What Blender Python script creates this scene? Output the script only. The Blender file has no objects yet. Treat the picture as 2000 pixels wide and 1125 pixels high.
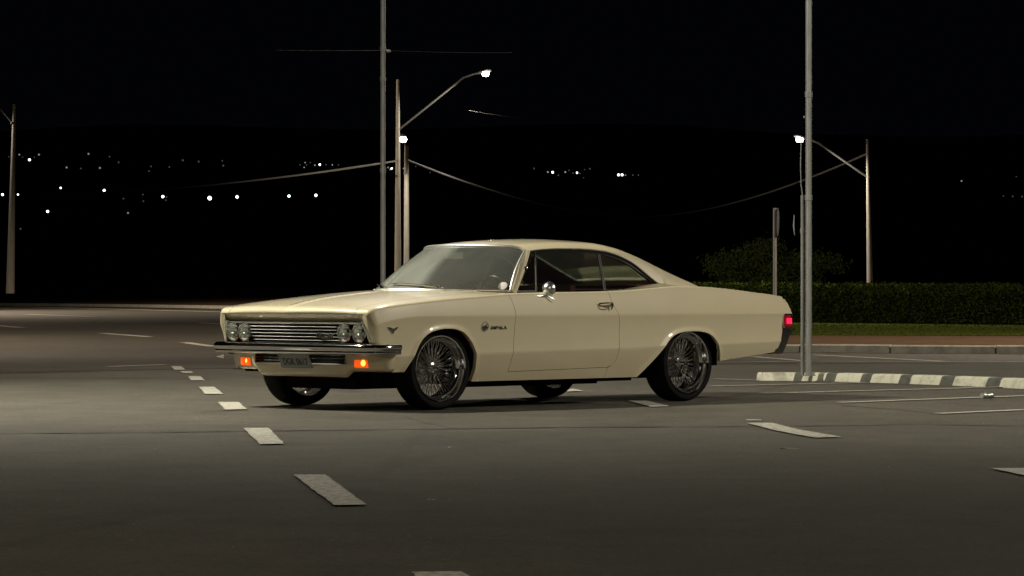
import bpy, bmesh, math, random
import numpy as np
from math import radians, sin, cos, pi
from mathutils import Vector, Matrix
random.seed(7); rng = np.random.default_rng(11)
SC = bpy.context.scene
COL = SC.collection

# ------------------------------------------------------------------ camera, world, exposure
EYE = 0.997
cam_d = bpy.data.cameras.new("camera"); cam = bpy.data.objects.new("camera", cam_d); COL.objects.link(cam)
cam.location = (0, 0, EYE); cam.rotation_euler = (radians(90), 0, 0)
cam_d.sensor_width = 36; cam_d.lens = 120; cam_d.clip_start = 0.5; cam_d.clip_end = 12000
SC.camera = cam
W = bpy.data.worlds.new("World"); SC.world = W; W.use_nodes = True
nt = W.node_tree; bg = nt.nodes["Background"]
bg.inputs[0].default_value = (0.55, 0.62, 1.0, 1); bg.inputs[1].default_value = 0.0013
SC.view_settings.view_transform = 'Standard'; SC.view_settings.look = 'None'
SC.view_settings.exposure = 0; SC.view_settings.gamma = 1
SC.cycles.use_denoising = True
SC.cycles.max_bounces = 8; SC.cycles.transparent_max_bounces = 16; SC.cycles.transmission_bounces = 6
SC.cycles.sample_clamp_indirect = 6
SC.cycles.use_light_tree = True

# off-frame lamps lighting the scene; some inferred from shadows, others added as fill: (x, y, z, watts, colour)
LAMPS = {
 # last: aim point and cone angle of the luminaire
 'left':  (-7.0, 29.0, 8.2, 7600, (1.0, 0.95, 0.78), (-4.5, 31.0, 0), 154, .9),
 'back':  (-1.70, 44.6, 9.2, 1300, (1.0, 0.90, 0.74), (-1.0, 34, 0), 120, .5),
 'right': (13.5, 26.0, 8.8, 5000, (1.0, 0.93, 0.79), (3.0, 30.5, 0), 116, .9),
 'road_left_fill': (-15.0, 63.0, 10.0, 10500, (1.0, 0.82, 0.62), (-12, 66, 0), 166, .4),  # unseen lamp added to brighten the left road
 'near': (1.5, 2.0, 9.5, 3500, (1.0, 0.90, 0.68), (0, 16, 0), 150, .6),  # unseen lamp added as even fill for foreground and car side
 'bank_left_fill': (-25.0, 146.0, 10.0, 17000, (1.0, 0.80, 0.58), (-20, 146, 0), 168, .4),  # unseen lamp added to lift the soil bank and far-left road
 'road_right_fill': (14.5, 55.0, 9.0, 6500, (1.0, 0.84, 0.62), (9, 58, 0), 130, .6),  # unseen weak lamp added to light the kerb from the front
 'hedge': (15.5, 92.0, 9.0, 12000, (1.0, 0.90, 0.66), (9, 76, 0), 150, .6),
}

# ------------------------------------------------------------------ helpers
def tag(o, label=None, cat=None, group=None, kind=None):
    if label: o["label"] = label
    if cat: o["category"] = cat
    if group: o["group"] = group
    if kind: o["kind"] = kind
    return o
def empty(name, loc=(0, 0, 0), rz=0):
    o = bpy.data.objects.new(name, None); COL.objects.link(o); o.location = loc; o.rotation_euler = (0, 0, rz)
    o.empty_display_size = .1; return o
class MB:
    """collects faces; build() links ONE mesh object"""
    def __init__(s, flip=False): s.v = []; s.f = []; s.mi = []; s.n = 0; s.flip = flip
    def add(s, V, F, mi=0):
        V = np.asarray(V, float).reshape(-1, 3)
        s.v.append(V); s.f += [tuple(i + s.n for i in f) for f in F]; s.mi += [mi] * len(F); s.n += len(V); return s
    def grid(s, P, mask=None, closed=False, mi=0):
        P = np.asarray(P, float); n, m = P.shape[:2]; F = []
        for i in range(n - (0 if closed == 'u' else 1)):
            i2 = (i + 1) % n
            for j in range(m - 1):
                if mask is not None and not mask[i, j]: continue
                F.append((i*m+j, i2*m+j, i2*m+j+1, i*m+j+1))
        return s.add(P.reshape(-1, 3), F, mi)
    def box(s, lo, hi, mi=0):
        x0, y0, z0 = lo; x1, y1, z1 = hi
        V = [(x0,y0,z0),(x1,y0,z0),(x1,y1,z0),(x0,y1,z0),(x0,y0,z1),(x1,y0,z1),(x1,y1,z1),(x0,y1,z1)]
        return s.add(V, [(0,3,2,1),(4,5,6,7),(0,1,5,4),(1,2,6,5),(2,3,7,6),(3,0,4,7)], mi)
    def tube(s, pts, r, n=8, caps=True, mi=0, flat=1.0):
        pts = np.asarray(pts, float); k = len(pts)
        r = np.broadcast_to(np.asarray(r, float), (k,))
        T = np.gradient(pts, axis=0); T /= np.linalg.norm(T, axis=1)[:, None] + 1e-12
        up = np.array([0, 0, 1.0]) if abs(T[0][2]) < .9 else np.array([1.0, 0, 0])
        R = []
        for i in range(k):
            a = np.cross(T[i], up); a /= np.linalg.norm(a) + 1e-12; b = np.cross(a, T[i]); up = b
            ang = np.linspace(0, 2*pi, n, endpoint=False)
            R.append(pts[i] + r[i] * (np.cos(ang)[:, None] * a * flat + np.sin(ang)[:, None] * b))
        V = np.array(R).reshape(-1, 3); F = []
        for i in range(k - 1):
            for j in range(n): F.append((i*n+j, i*n+(j+1) % n, (i+1)*n+(j+1) % n, (i+1)*n+j))
        if caps: F += [tuple(range(n))[::-1], tuple((k-1)*n + j for j in range(n))]
        return s.add(V, F, mi)
    def lathe(s, prof, c, axis, n=48, mi=0):
        """prof: (radius, offset along axis)"""
        ax = np.array(axis, float); ax /= np.linalg.norm(ax)
        t = np.array([0, 0, 1.0]) if abs(ax[2]) < .9 else np.array([1.0, 0, 0])
        a = np.cross(ax, t); a /= np.linalg.norm(a); b = np.cross(ax, a)
        ang = np.linspace(0, 2*pi, n, endpoint=False)
        P = np.array([[np.array(c) + ax*o + r*(cos(w)*a + sin(w)*b) for (r, o) in prof] for w in ang])
        return s.grid(P, closed='u', mi=mi)
    def merge(s, o):
        V = np.concatenate(o.v); return s.add(V, o.f)
    def build(s, name, mats, parent=None, smooth=True, weld=1e-5, ang=35, recalc=False, bevel=0):
        V = np.concatenate(s.v) if s.v else np.zeros((0, 3))
        if s.flip: V = V * np.array([1, -1, 1])
        me = bpy.data.meshes.new(name); me.from_pydata(V.tolist(), [], s.f); 
        mats = mats if isinstance(mats, (list, tuple)) else [mats]
        for m in mats: me.materials.append(m)
        if len(mats) > 1: me.polygons.foreach_set('material_index', s.mi)
        bm = bmesh.new(); bm.from_mesh(me)
        if weld: bmesh.ops.remove_doubles(bm, verts=bm.verts, dist=weld)
        bmesh.ops.dissolve_degenerate(bm, dist=1e-7, edges=bm.edges)
        if recalc: bmesh.ops.recalc_face_normals(bm, faces=bm.faces)
        if bevel:
            es = [e for e in bm.edges if e.is_manifold and e.calc_face_angle(0) > .6]
            bmesh.ops.bevel(bm, geom=es, offset=bevel, segments=2, affect='EDGES', clamp_overlap=True)
        bm.to_mesh(me); bm.free()
        if smooth:
            me.polygons.foreach_set('use_smooth', [True]*len(me.polygons))
            me.set_sharp_from_angle(angle=radians(ang))
        me.update()
        o = bpy.data.objects.new(name, me); COL.objects.link(o)
        if parent: o.parent = parent
        return o
def pchip(xs, ys):
    x = np.array(xs, float); y = np.array(ys, float); h = np.diff(x); d = np.diff(y)/h; m = np.zeros(len(x))
    for i in range(1, len(x)-1):
        if d[i-1]*d[i] > 0:
            w1 = 2*h[i]+h[i-1]; w2 = h[i]+2*h[i-1]; m[i] = (w1+w2)/(w1/d[i-1]+w2/d[i])
    m[0] = d[0]; m[-1] = d[-1]
    def f(q):
        q = np.clip(np.asarray(q, float), x[0], x[-1]); i = np.clip(np.searchsorted(x, q)-1, 0, len(x)-2)
        t = (q-x[i])/h[i]
        return (2*t**3-3*t**2+1)*y[i]+(t**3-2*t**2+t)*h[i]*m[i]+(-2*t**3+3*t**2)*y[i+1]+(t**3-t**2)*h[i]*m[i+1]
    return f
def smooth01(t): t = np.clip(t, 0, 1); return t*t*(3-2*t)

# ------------------------------------------------------------------ materials
def M(name, col, rough=.5, metal=0, coat=0, coat_rough=.03, emis=None, es=0, spec=.5, trans=0, ior=1.45):
    m = bpy.data.materials.new(name); m.use_nodes = True; b = m.node_tree.nodes["Principled BSDF"]
    b.inputs["Base Color"].default_value = (*col, 1); b.inputs["Roughness"].default_value = rough
    b.inputs["Metallic"].default_value = metal; b.inputs["Coat Weight"].default_value = coat
    b.inputs["Coat Roughness"].default_value = coat_rough; b.inputs["Specular IOR Level"].default_value = spec
    b.inputs["Transmission Weight"].default_value = trans; b.inputs["IOR"].default_value = ior
    if emis: b.inputs["Emission Color"].default_value = (*emis, 1); b.inputs["Emission Strength"].default_value = es
    return m
def nd(m, t, **kw):
    n = m.node_tree.nodes.new(t)
    for k, v in kw.items():
        if k.startswith('i_'): n.inputs[int(k[2:])].default_value = v
        else: setattr(n, k, v)
    return n
def noise_col(m, stops, scale=5, detail=8, rough=.6, vec=None, bump=0, bscale=None, bdist=.01, mapping=(1, 1, 1), rvar=None):
    nt = m.node_tree; b = nt.nodes["Principled BSDF"]; L = nt.links
    tc = nd(m, 'ShaderNodeTexCoord'); mp = nd(m, 'ShaderNodeMapping'); mp.inputs['Scale'].default_value = mapping
    L.new(tc.outputs['Object'], mp.inputs[0])
    n = nd(m, 'ShaderNodeTexNoise'); n.inputs['Scale'].default_value = scale; n.inputs['Detail'].default_value = detail
    n.inputs['Roughness'].default_value = rough; L.new(mp.outputs[0], n.inputs['Vector'])
    r = nd(m, 'ShaderNodeValToRGB'); L.new(n.outputs['Fac'], r.inputs[0])
    el = r.color_ramp.elements
    while len(el) < len(stops): el.new(.5)
    for e, (p, c) in zip(el, stops): e.position = p; e.color = (*c, 1)
    L.new(r.outputs[0], b.inputs['Base Color'])
    if bump:
        n2 = nd(m, 'ShaderNodeTexNoise'); n2.inputs['Scale'].default_value = bscale or scale*4; n2.inputs['Detail'].default_value = 6
        L.new(mp.outputs[0], n2.inputs['Vector'])
        bp = nd(m, 'ShaderNodeBump'); bp.inputs['Strength'].default_value = bump; bp.inputs['Distance'].default_value = bdist
        L.new(n2.outputs['Fac'], bp.inputs['Height']); L.new(bp.outputs[0], b.inputs['Normal'])
    return m, r
paint = M('cream_paint', (.56, .49, .33), .42, 0, 1.0, .02)
noise_col(paint, [(.3, (.572, .500, .338)), (.7, (.598, .526, .356))], 3, 3)
chrome = M('chrome', (.60, .60, .59), .07, 1)
dchrome = M('aged_chrome', (.55, .55, .53), .2, 1)
spoke_m = M('spoke_chrome', (.80, .80, .80), .09, 1)
rubber = M('rubber', (.012, .012, .012), .7, spec=.12)
noise_col(rubber, [(.35, (.0035, .0035, .0035)), (.7, (.008, .0075, .007))], 14, 6, bump=.3, bscale=60, bdist=.003)
black = M('black_trim', (.006, .006, .006), .35)
under = M('underbody', (.006, .006, .006), .9, spec=.1)
well = M('wheel_well_black', (.004, .004, .004), 1, spec=0)
maroon = M('maroon_vinyl', (.075, .011, .012), .45)
noise_col(maroon, [(.3, (.06, .009, .010)), (.7, (.09, .014, .014))], 9, 5, bump=.2, bscale=120, bdist=.002)
liner = M('maroon_headliner', (.05, .012, .012), .9)
def glass_mat(name, haze, tint, hrough=1.0, base=.0, hcol=(.5, .52, .47), glare=0):
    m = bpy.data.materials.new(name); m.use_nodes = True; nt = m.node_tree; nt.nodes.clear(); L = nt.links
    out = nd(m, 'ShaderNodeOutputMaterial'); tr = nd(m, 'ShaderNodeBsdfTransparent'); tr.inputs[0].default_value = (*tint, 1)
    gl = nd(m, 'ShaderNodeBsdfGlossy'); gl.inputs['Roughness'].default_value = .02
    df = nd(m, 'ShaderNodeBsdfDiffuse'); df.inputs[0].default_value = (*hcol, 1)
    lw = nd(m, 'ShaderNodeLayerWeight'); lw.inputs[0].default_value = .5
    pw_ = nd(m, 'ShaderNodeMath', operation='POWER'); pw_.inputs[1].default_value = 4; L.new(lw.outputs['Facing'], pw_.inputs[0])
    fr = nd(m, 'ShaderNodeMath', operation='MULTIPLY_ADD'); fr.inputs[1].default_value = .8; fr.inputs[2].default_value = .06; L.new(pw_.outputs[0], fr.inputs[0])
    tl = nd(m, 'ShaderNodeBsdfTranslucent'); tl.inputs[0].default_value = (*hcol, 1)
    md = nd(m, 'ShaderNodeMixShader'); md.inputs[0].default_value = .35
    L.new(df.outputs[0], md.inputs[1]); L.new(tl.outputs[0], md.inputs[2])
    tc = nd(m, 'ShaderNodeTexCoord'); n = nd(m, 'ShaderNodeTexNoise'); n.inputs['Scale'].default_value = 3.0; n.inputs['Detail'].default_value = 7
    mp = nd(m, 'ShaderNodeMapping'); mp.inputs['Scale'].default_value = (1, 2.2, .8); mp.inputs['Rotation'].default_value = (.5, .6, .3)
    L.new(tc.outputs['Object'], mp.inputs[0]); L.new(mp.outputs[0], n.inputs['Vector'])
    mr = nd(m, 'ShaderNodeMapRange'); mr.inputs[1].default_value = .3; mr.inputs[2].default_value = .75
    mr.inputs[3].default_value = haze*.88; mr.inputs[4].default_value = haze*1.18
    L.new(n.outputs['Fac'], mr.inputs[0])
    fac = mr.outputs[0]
    if glare:   # lamp glare put into the haze: brighter passenger half with a diagonal edge
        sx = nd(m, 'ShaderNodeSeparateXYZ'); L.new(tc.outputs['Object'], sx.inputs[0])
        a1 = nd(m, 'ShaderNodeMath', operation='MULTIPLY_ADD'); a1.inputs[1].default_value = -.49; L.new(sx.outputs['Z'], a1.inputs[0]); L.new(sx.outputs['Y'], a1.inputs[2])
        a2 = nd(m, 'ShaderNodeMapRange'); a2.interpolation_type = 'SMOOTHSTEP'; a2.inputs[1].default_value = -.78; a2.inputs[2].default_value = -.64; a2.inputs[3].default_value = .78; a2.inputs[4].default_value = .78+glare; L.new(a1.outputs[0], a2.inputs[0])
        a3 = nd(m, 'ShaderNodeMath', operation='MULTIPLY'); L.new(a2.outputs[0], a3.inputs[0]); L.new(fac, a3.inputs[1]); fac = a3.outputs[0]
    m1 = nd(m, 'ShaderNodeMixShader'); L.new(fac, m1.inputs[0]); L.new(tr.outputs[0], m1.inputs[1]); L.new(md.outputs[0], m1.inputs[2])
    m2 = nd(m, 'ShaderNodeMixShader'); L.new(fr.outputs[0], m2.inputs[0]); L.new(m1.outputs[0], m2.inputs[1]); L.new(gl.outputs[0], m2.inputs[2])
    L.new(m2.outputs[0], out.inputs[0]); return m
ws_glass = glass_mat('dusty_glare_windshield', .24, (.62, .66, .60), glare=1.7)
side_glass = glass_mat('side_glass', .012, (.70, .75, .68))
rear_glass = glass_mat('dusty_rear_glass', .11, (.60, .66, .56), hcol=(.30, .33, .27))
lens_glass = glass_mat('lens_glass', .02, (.92, .94, .92))
reflector = M('reflector', (.95, .95, .92), .2, .8)
slatm = M('slat_chrome', (.8, .8, .78), .38, 1)
mirm = M('mirror_chrome', (.75, .78, .77), .28, 1)
amber = M('amber_lens', (.8, .10, .005), .25, emis=(1.0, .10, .006), es=.85)
amber_hot = M('amber_bulb', (1, .4, .05), .3, emis=(1.0, .42, .06), es=3.2)
redl = M('red_lens', (.3, .005, .01), .2, emis=(.9, .012, .04), es=.10)
redhot = M('red_bulb', (.9, .02, .08), .3, emis=(1.0, .018, .09), es=1.1)
platem = M('plate_grey', (.22, .23, .23), .45)
plated = M('plate_letter', (.02, .02, .02), .5)
white_st = M('sticker', (.5, .45, .42), .6)

# =================================================================== THE CAR (local x rearward from the front axle, y towards the passenger side)
CAR = empty('coupe_car', (-1.236, 28.5424, 0), 0.7902)
tag(CAR, 'cream two door hardtop coupe with wire wheels, lit orange front lamps, parked on the asphalt', 'car')
def CM(): return MB(flip=True)
zS = pchip([-.9,-.81,-.7,-.5,-.2,.1,.5,.8,1.2,1.6,2.0,2.3,2.6,2.9,3.2,3.5,4.0,4.2,4.3,4.5],
           [.81,.825,.842,.867,.893,.915,.937,.953,.960,.964,.970,.982,1.000,1.012,1.010,.995,.953,.937,.925,.90])
Wf = pchip([-.9,-.8,-.6,-.3,.3,1.5,2.4,3.0,3.6,4.1,4.45], [.94,.955,.977,.992,.998,.998,1.0,1.005,.998,.975,.945])
zm = pchip([-.9,-.81,-.6,-.3,4.6], [.685,.69,.735,.765,.765])
xf = pchip([.1,.43,.45,.55,.79,.95], [-.548,-.548,-.738,-.755,-.81,-.82])
FR = .06
def sideY(X, Z):
    X, Z = np.broadcast_arrays(np.asarray(X, float), np.asarray(Z, float))
    zl = .455+.0143*X; zmm = zm(X)
    b = np.clip(zl-Z, 0, 1); low = -.014 - b*.30 - b*b*.30
    t = np.clip((Z-zl)/(zmm-zl), 0, 1); mid = -.014*(1-t) - .048*t*(1-t)
    u = np.clip(Z-zmm, 0, 1); top = -u*.19 - u*u*.60
    off = np.where(Z < zl, low, np.where(Z < zmm, mid, top))
    e = np.clip(X-xf(Z), 0, FR); pin = FR*(1-np.sqrt(np.clip(1-((FR-e)/FR)**2, 0, 1)))*(Z > .445)
    return Wf(X)+off-pin
archF = np.array([(-.43,.318),(-.412,.36),(-.385,.405),(-.349,.47),(-.30,.545),(-.246,.60),(-.18,.637),(-.10,.657),(-.026,.665),(.06,.664),(.13,.653),(.19,.632),(.25,.59),(.30,.53),(.335,.455),(.355,.37),(.366,.30),(.374,.225)])
archR = np.array([(2.385,.225),(2.43,.268),(2.49,.325),(2.55,.385),(2.61,.452),(2.67,.518),(2.73,.565),(2.80,.597),(2.88,.611),(2.95,.617),(3.04,.618),(3.12,.613),(3.20,.600),(3.27,.57),(3.33,.515),(3.375,.45),(3.405,.39),(3.422,.350)])
def densify(A, n=90):
    d = np.r_[0, np.cumsum(np.linalg.norm(np.diff(A, axis=0), axis=1))]; t = np.linspace(0, d[-1], n)
    return np.c_[pchip(d, A[:, 0])(t), pchip(d, A[:, 1])(t)]
AF, AR = densify(archF), densify(archR)
def zbot(X):
    X = np.asarray(X, float); z = np.full(X.shape, .225)
    z = np.where(X < -.43, .318, z)
    z = np.where((X >= -.43) & (X <= .374), np.interp(X, AF[:, 0], AF[:, 1]), z)
    z = np.where((X >= 2.385) & (X <= 3.422), np.interp(X, AR[:, 0], AR[:, 1]), z)
    z = np.where(X > 3.422, .350 + (X-3.422)*.088, z); return z
def flare(X, Z):
    out = np.zeros(X.shape)
    for A in (AF, AR):
        box = (X > A[0, 0]-.15) & (X < A[-1, 0]+.15) & (Z < .85)
        if not box.any(): continue
        q = np.c_[X[box], Z[box]]; d = np.sqrt(((q[:, None, :]-A[None])**2).sum(2)).min(1)
        fade = np.clip((q[:, 1]-.24)/.10, 0, 1) if A is AF else 1
        out[box] += .017*np.exp(-(d/.030)**2)*fade
    return out
def side_pt(X, Z): return np.stack([X, sideY(X, Z)+flare(X, Z), Z], -1)
def both(mb, P, mask=None):
    mb.grid(P, mask); Q = P.copy(); Q[..., 1] *= -1; mb.grid(Q[:, ::-1], None if mask is None else mask[:, ::-1]); return mb
def drop(X, Y):
    e = np.clip(X-Fx(Y, .79), 0, .07); return .035*(1-np.sqrt(np.clip(1-((.07-e)/.07)**2, 0, 1)))
def Fx(Y, z): return xf(z) - .07*(1-np.clip(np.sqrt(np.asarray(Y, float)**2+1e-4)/.87, 0, 1))
# panel boundaries
xdf = pchip([.2,.301,.40,.5,.65,.75,.82,.88,.93,.96], [.774,.775,.779,.787,.797,.799,.795,.785,.772,.766])
xdr = pchip([.2,.318,.335,.36,.393,.45,.52,.656,.74,.79,.846,.90,.96], [1.985,1.985,2.03,2.056,2.069,2.074,2.076,2.076,2.062,2.040,2.008,1.99,1.984])
xe_lo = pchip([.3,.42,.64,.77], [4.19,4.225,4.292,4.300]); xe_hi = pchip([.7,.765,.85,.90,1.0], [4.425,4.412,4.378,4.345,4.31])
def patch(Xs, shift, zlo, zhi, rows, clamp_lo=None):
    """Xs nominal columns; shift(X,z)->dx; rows in 0..1"""
    Xg = np.repeat(np.asarray(Xs)[:, None], len(rows), 1); R = np.asarray(rows)[None]; X = Xg.copy()
    for _ in range(8):
        a, b = zlo(X), zhi(X); Z = a+(b-a)*R; X = Xg+shift(Xg, Z)
    return X, Z
def zl_(X): return np.maximum(zbot(X), .455+.0143*X)
zt_side = lambda X: zS(X)-.026-drop(X, .9)
body = CM()
GAP = .0032
def cosr(n): return .5-.5*np.cos(np.linspace(0, pi, n))
# fender
FXs = np.unique(np.round(np.r_[-.755+.06*np.linspace(0, 1, 9)**2, np.arange(-.69, .74, .011), archF[:, 0], AF[:, 0][::3], np.linspace(.74, .786, 5)], 4))
def fshift(X, z):
    wl = np.clip((-.44-X)/(.755-.44), 0, 1); wr = np.clip((X-.45)/(.786-.45), 0, 1)
    return wl*(xf(z)+.755) + wr*(xdf(z)-GAP-.786)
rows_low = np.linspace(0, 1, 10); rows_mid = np.linspace(0, 1, 26)**1.25; rows_up = np.linspace(0, 1, 14)
def panel(mb, Xs, shift, zlo0, lowrows=True):
    if lowrows:
        X, Z = patch(Xs, shift, zlo0, zl_, rows_low); both(mb, side_pt(X, Z))
    X, Z = patch(Xs, shift, zl_, zm, rows_mid); both(mb, side_pt(X, Z))
panel(body, FXs, fshift, zbot)
X, Z = patch(FXs, fshift, zm, zt_side, rows_up); both(body, side_pt(X, Z))
# rocker below the door
RX = np.arange(.775-GAP, 2.0, .03); RX = np.r_[RX, 1.985]
zdoor = lambda X: .300+.018*(X-.775)/1.2
X, Z = patch(RX, lambda X, z: 0*X, lambda X: 0*X+.225, lambda X: zdoor(X)-GAP, np.linspace(0, 1, 6)); both(body, side_pt(X, Z))
# quarter
QXs = np.unique(np.round(np.r_[np.linspace(2.04, 2.1, 5), np.arange(2.1, 4.2, .012), archR[:, 0], AR[:, 0][::3], np.linspace(4.2, 4.275, 7)], 4))
def qshift(X, z, hi=False):
    wl = np.clip((2.38-X)/(2.38-2.04), 0, 1); wr = np.clip((X-3.5)/(4.275-3.5), 0, 1)
    return wl*(xdr(z)+GAP-2.04) + wr*((xe_hi(z) if hi else xe_lo(z))-4.275)
panel(body, QXs, qshift, zbot)
X, Z = patch(QXs, lambda X, z: qshift(X, z, True), zm, lambda X: zS(X)-.026, rows_up)
Pq = side_pt(X, Z); er = np.clip((4.415-.04-Pq[..., 0]), -.04, 0)
both(body, Pq)
# sill return, arch lips
for A in (AF, AR):
    Y = sideY(A[:, 0], A[:, 1])+.017
    if A is AF: Y = sideY(A[:, 0], A[:, 1])+.017*np.clip((A[:, 1]-.24)/.10, 0, 1)
    P = np.stack([np.stack([A[:, 0], Y, A[:, 1]], -1), np.stack([A[:, 0], Y-.012, A[:, 1]+.004], -1), np.stack([A[:, 0], Y-.035, A[:, 1]+.006], -1)], 1)
    both(body, P)
for a, b in ((.374, 2.385), (3.422, 4.21), (-.69, -.43)):
    xs = np.linspace(a, b, 30); zz = zbot(xs+1e-6 if a > 3 else xs); zz = np.where(xs < -.42, .318, np.where(xs < 3, .225, .35+(xs-3.422)*.088))
    Y = sideY(xs, zz); both(body, np.stack([np.stack([xs, Y, zz], -1), np.stack([xs, Y-.06, zz-.004], -1)], 1))
# shoulder roll + ledges
def Yroll(X):
    z1 = zt_side(X); y1 = sideY(X, z1); return y1, z1, y1-.038
def roll_P(Xs, n=9):
    Xs = np.asarray(Xs, float); y1, z1, y2 = Yroll(Xs); d = drop(Xs, .9); z2 = zS(Xs)-d; t = np.linspace(0, 1, n)[None]
    cy = y1-.008; cz = z2
    Y = (1-t)**2*y1[:, None]+2*t*(1-t)*cy[:, None]+t*t*y2[:, None]; Z = (1-t)**2*z1[:, None]+2*t*(1-t)*cz[:, None]+t*t*z2[:, None]
    return np.stack([np.repeat(Xs[:, None], n, 1), Y, Z], -1)
crown = pchip([-.9,-.8,-.47,0,.35,.6,1.0,3.2,3.6,4.3], [.020,.026,.040,.048,.052,.045,.006,.006,.022,.020])
def ztop(X, Y):
    X, Y = np.broadcast_arrays(np.asarray(X, float), np.asarray(Y, float)); y2 = Yroll(X)[2]; a = np.abs(Y)/y2
    z = zS(X)+crown(X)*(1-np.clip(a, 0, 1)**2.2)
    z = z+.006*np.exp(-(Y/.05)**2)*(1-smooth01((X-.0)/.3))*smooth01((X+.88)/.08)
    z = z+.030*smooth01((X-2.2)/.6)*smooth01((.89-np.abs(Y))/.05)*(X < 3.3)*(1-smooth01((X-2.9)/.35))
    z = z-.012*smooth01((X-4.0)/.3)-drop(X, Y)
    z = z-.025*smooth01((X-4.26)/.09)
    return z
fr_x = -.81+.07*np.linspace(0, 1, 10)**1.6
TXf = np.unique(np.round(np.r_[fr_x, np.arange(-.73, .74, .02), xdf(.93)-GAP], 4))
both(body, roll_P(TXf))
door_x = np.linspace(xdf(.93), 1.984, 60)
TXq = np.r_[1.984+GAP, np.arange(2.0, 4.29, .02), 4.305, 4.32]
both(body, roll_P(TXq))
def topgrid(Xa, Ya):   # Xa(s,Y) arrays
    return np.stack([Xa, Ya, ztop(Xa, Ya)], -1)
# fender top between the roll and the hood gap / window base
def fender_top():
    n = 8; t = np.linspace(0, 1, n)[None]; Xs = TXf[:, None]; y2 = Yroll(TXf)[2][:, None]
    yin = np.where(Xs < .93, .775, .80); Y = y2+(yin-y2)*t; X = Xs + 0*t
    w = np.clip((-.3-X)/(.81-.3), 0, 1); X = X + (Fx(Y, .79)+.81)*w
    return np.stack([X, Y, ztop(X, Y)], -1)
both(body, fender_top())
def ledge(Xs):
    t = np.linspace(0, 1, 8)[None]; y2 = Yroll(Xs)[2][:, None]; Y = y2+(.785-y2)*t; X = Xs[:, None]+0*t
    return np.stack([X, Y, ztop(X, Y)-.02*smooth01((.80-Y)/.015)], -1)
both(body, ledge(TXq[TXq < 3.4]))
# ------------ windshield curves
def wsb(Y): return .38+.575*(np.abs(Y)/.79)**2.3
# hood
def warp_top(s, Y, x0, x1): return x0+(x1-x0)*s
sr = np.r_[0.07*np.linspace(0, 1, 10)**1.6/1.1, np.linspace(.075, 1, 60)]
def hoodgrid(Ys, x0f, x1f, ss):
    S, Yg = np.meshgrid(ss, Ys, indexing='ij'); X = x0f(Yg)+(x1f(Yg)-x0f(Yg))*S
    return np.stack([X, Yg, ztop(X, Yg)], -1)
hood = CM(); Ys = np.unique(np.r_[np.linspace(-.771, .771, 61), np.linspace(-.1, .1, 17)])
hood.grid(hoodgrid(Ys, lambda Y: Fx(Y, .79), lambda Y: wsb(np.clip(np.abs(Y), 0, .74))-.11, sr))
# hood underside edge
hood.build('hood', paint, CAR, ang=50)
cowl = hoodgrid(np.linspace(-.775, .775, 61), lambda Y: wsb(np.clip(np.abs(Y), 0, .74))-.106, lambda Y: wsb(Y)+.02+0*Y, np.linspace(0, 1, 8))
body.grid(cowl)
# eyebrow under the hood lip
def eyebrow():
    Ys = np.linspace(-.895, .895, 91); out = []
    for k, (z, dx) in enumerate([(None, 0), (.783, .001), (.778, .006), (.765, .018), (.748, .033), (.727, .048)]):
        if z is None: zz = ztop(Fx(Ys, .79), np.clip(Ys, -.87, .87)); zz = np.where(np.abs(Ys) > .86, np.minimum(zz, .786), zz)
        else: zz = np.full(Ys.shape, z)
        out.append(np.stack([Fx(Ys, zz)+dx, Ys, zz], -1))
    return np.array(out)
body.grid(eyebrow())
be = lambda z: min(.892, .846+(.725-z)/.18*.055)
zz = np.linspace(.545, .79, 8)
P = np.array([[(float(xf(z)), .897, z), (float(xf(z))+.002, min(.897, float(be(min(z, .725)))), z)] for z in zz]); both(body, P)
# lower part of the face beside the bumper (hidden)
body_o = body.build('body', paint, CAR, ang=50, weld=4e-4)
# doors (both sides)
for sgn in (1, -1):
    d = CM(); DX = np.linspace(0, 1, 46)
    def dpatch(zlo, zhi, rows):
        S = np.repeat(DX[:, None], len(rows), 1); R = np.asarray(rows)[None]; X = .78+1.2*S
        for _ in range(10):
            a, b = zlo(X), zhi(X); Z = a+(b-a)*R; X = xdf(Z)+GAP*.2+(xdr(Z)-xdf(Z)-GAP*.4)*S
        P = side_pt(X, Z); P[..., 1] *= sgn; return P
    lo = lambda X: .3006+.018*(X-.775)/1.2
    d.grid(dpatch(lo, lambda X: .455+.0143*X, rows_low)); d.grid(dpatch(lambda X: .455+.0143*X, zm, rows_mid)); d.grid(dpatch(zm, zt_side, rows_up))
    R = roll_P(door_x); R[..., 1] *= sgn; d.grid(R)
    Lg = ledge(door_x); Lg[..., 1] *= sgn; d.grid(Lg)
    do = d.build('door', paint, CAR, ang=50, weld=4e-4)
    if sgn > 0: door = do
    # door handle: chrome loop with thumb piece
    hy = float(sideY(1.90, .845))
    hb = CM(); y = hy
    loop = [(1.815, y+.006, .862), (1.83, y+.030, .866), (1.87, y+.036, .868), (1.93, y+.036, .868), (1.965, y+.028, .866), (1.985, y+.008, .862)]
    lo2 = [(1.815, y+.006, .858), (1.822, y+.026, .842), (1.85, y+.034, .832), (1.90, y+.036, .830), (1.93, y+.036, .838), (1.945, y+.036, .860)]
    for L_, q_ in ((loop, .0075), (lo2, .0045)): hb.tube([(a, b*sgn, c) for a, b, c in L_], q_, 8)
    hb.tube([(1.955, (y+.034)*sgn, .86), (1.952, (y+.036)*sgn, .835), (1.948, (y+.028)*sgn, .812)], [.010, .009, .006], 8)
    hb.build('door_handle', chrome, do)
    # key hole
    k = CM(); k.lathe([(0, .008), (.010, .008), (.012, 0)], (1.93, (y-.004)*sgn, .785), (0, sgn, 0), 16); k.build('lock', chrome, do)
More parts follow.
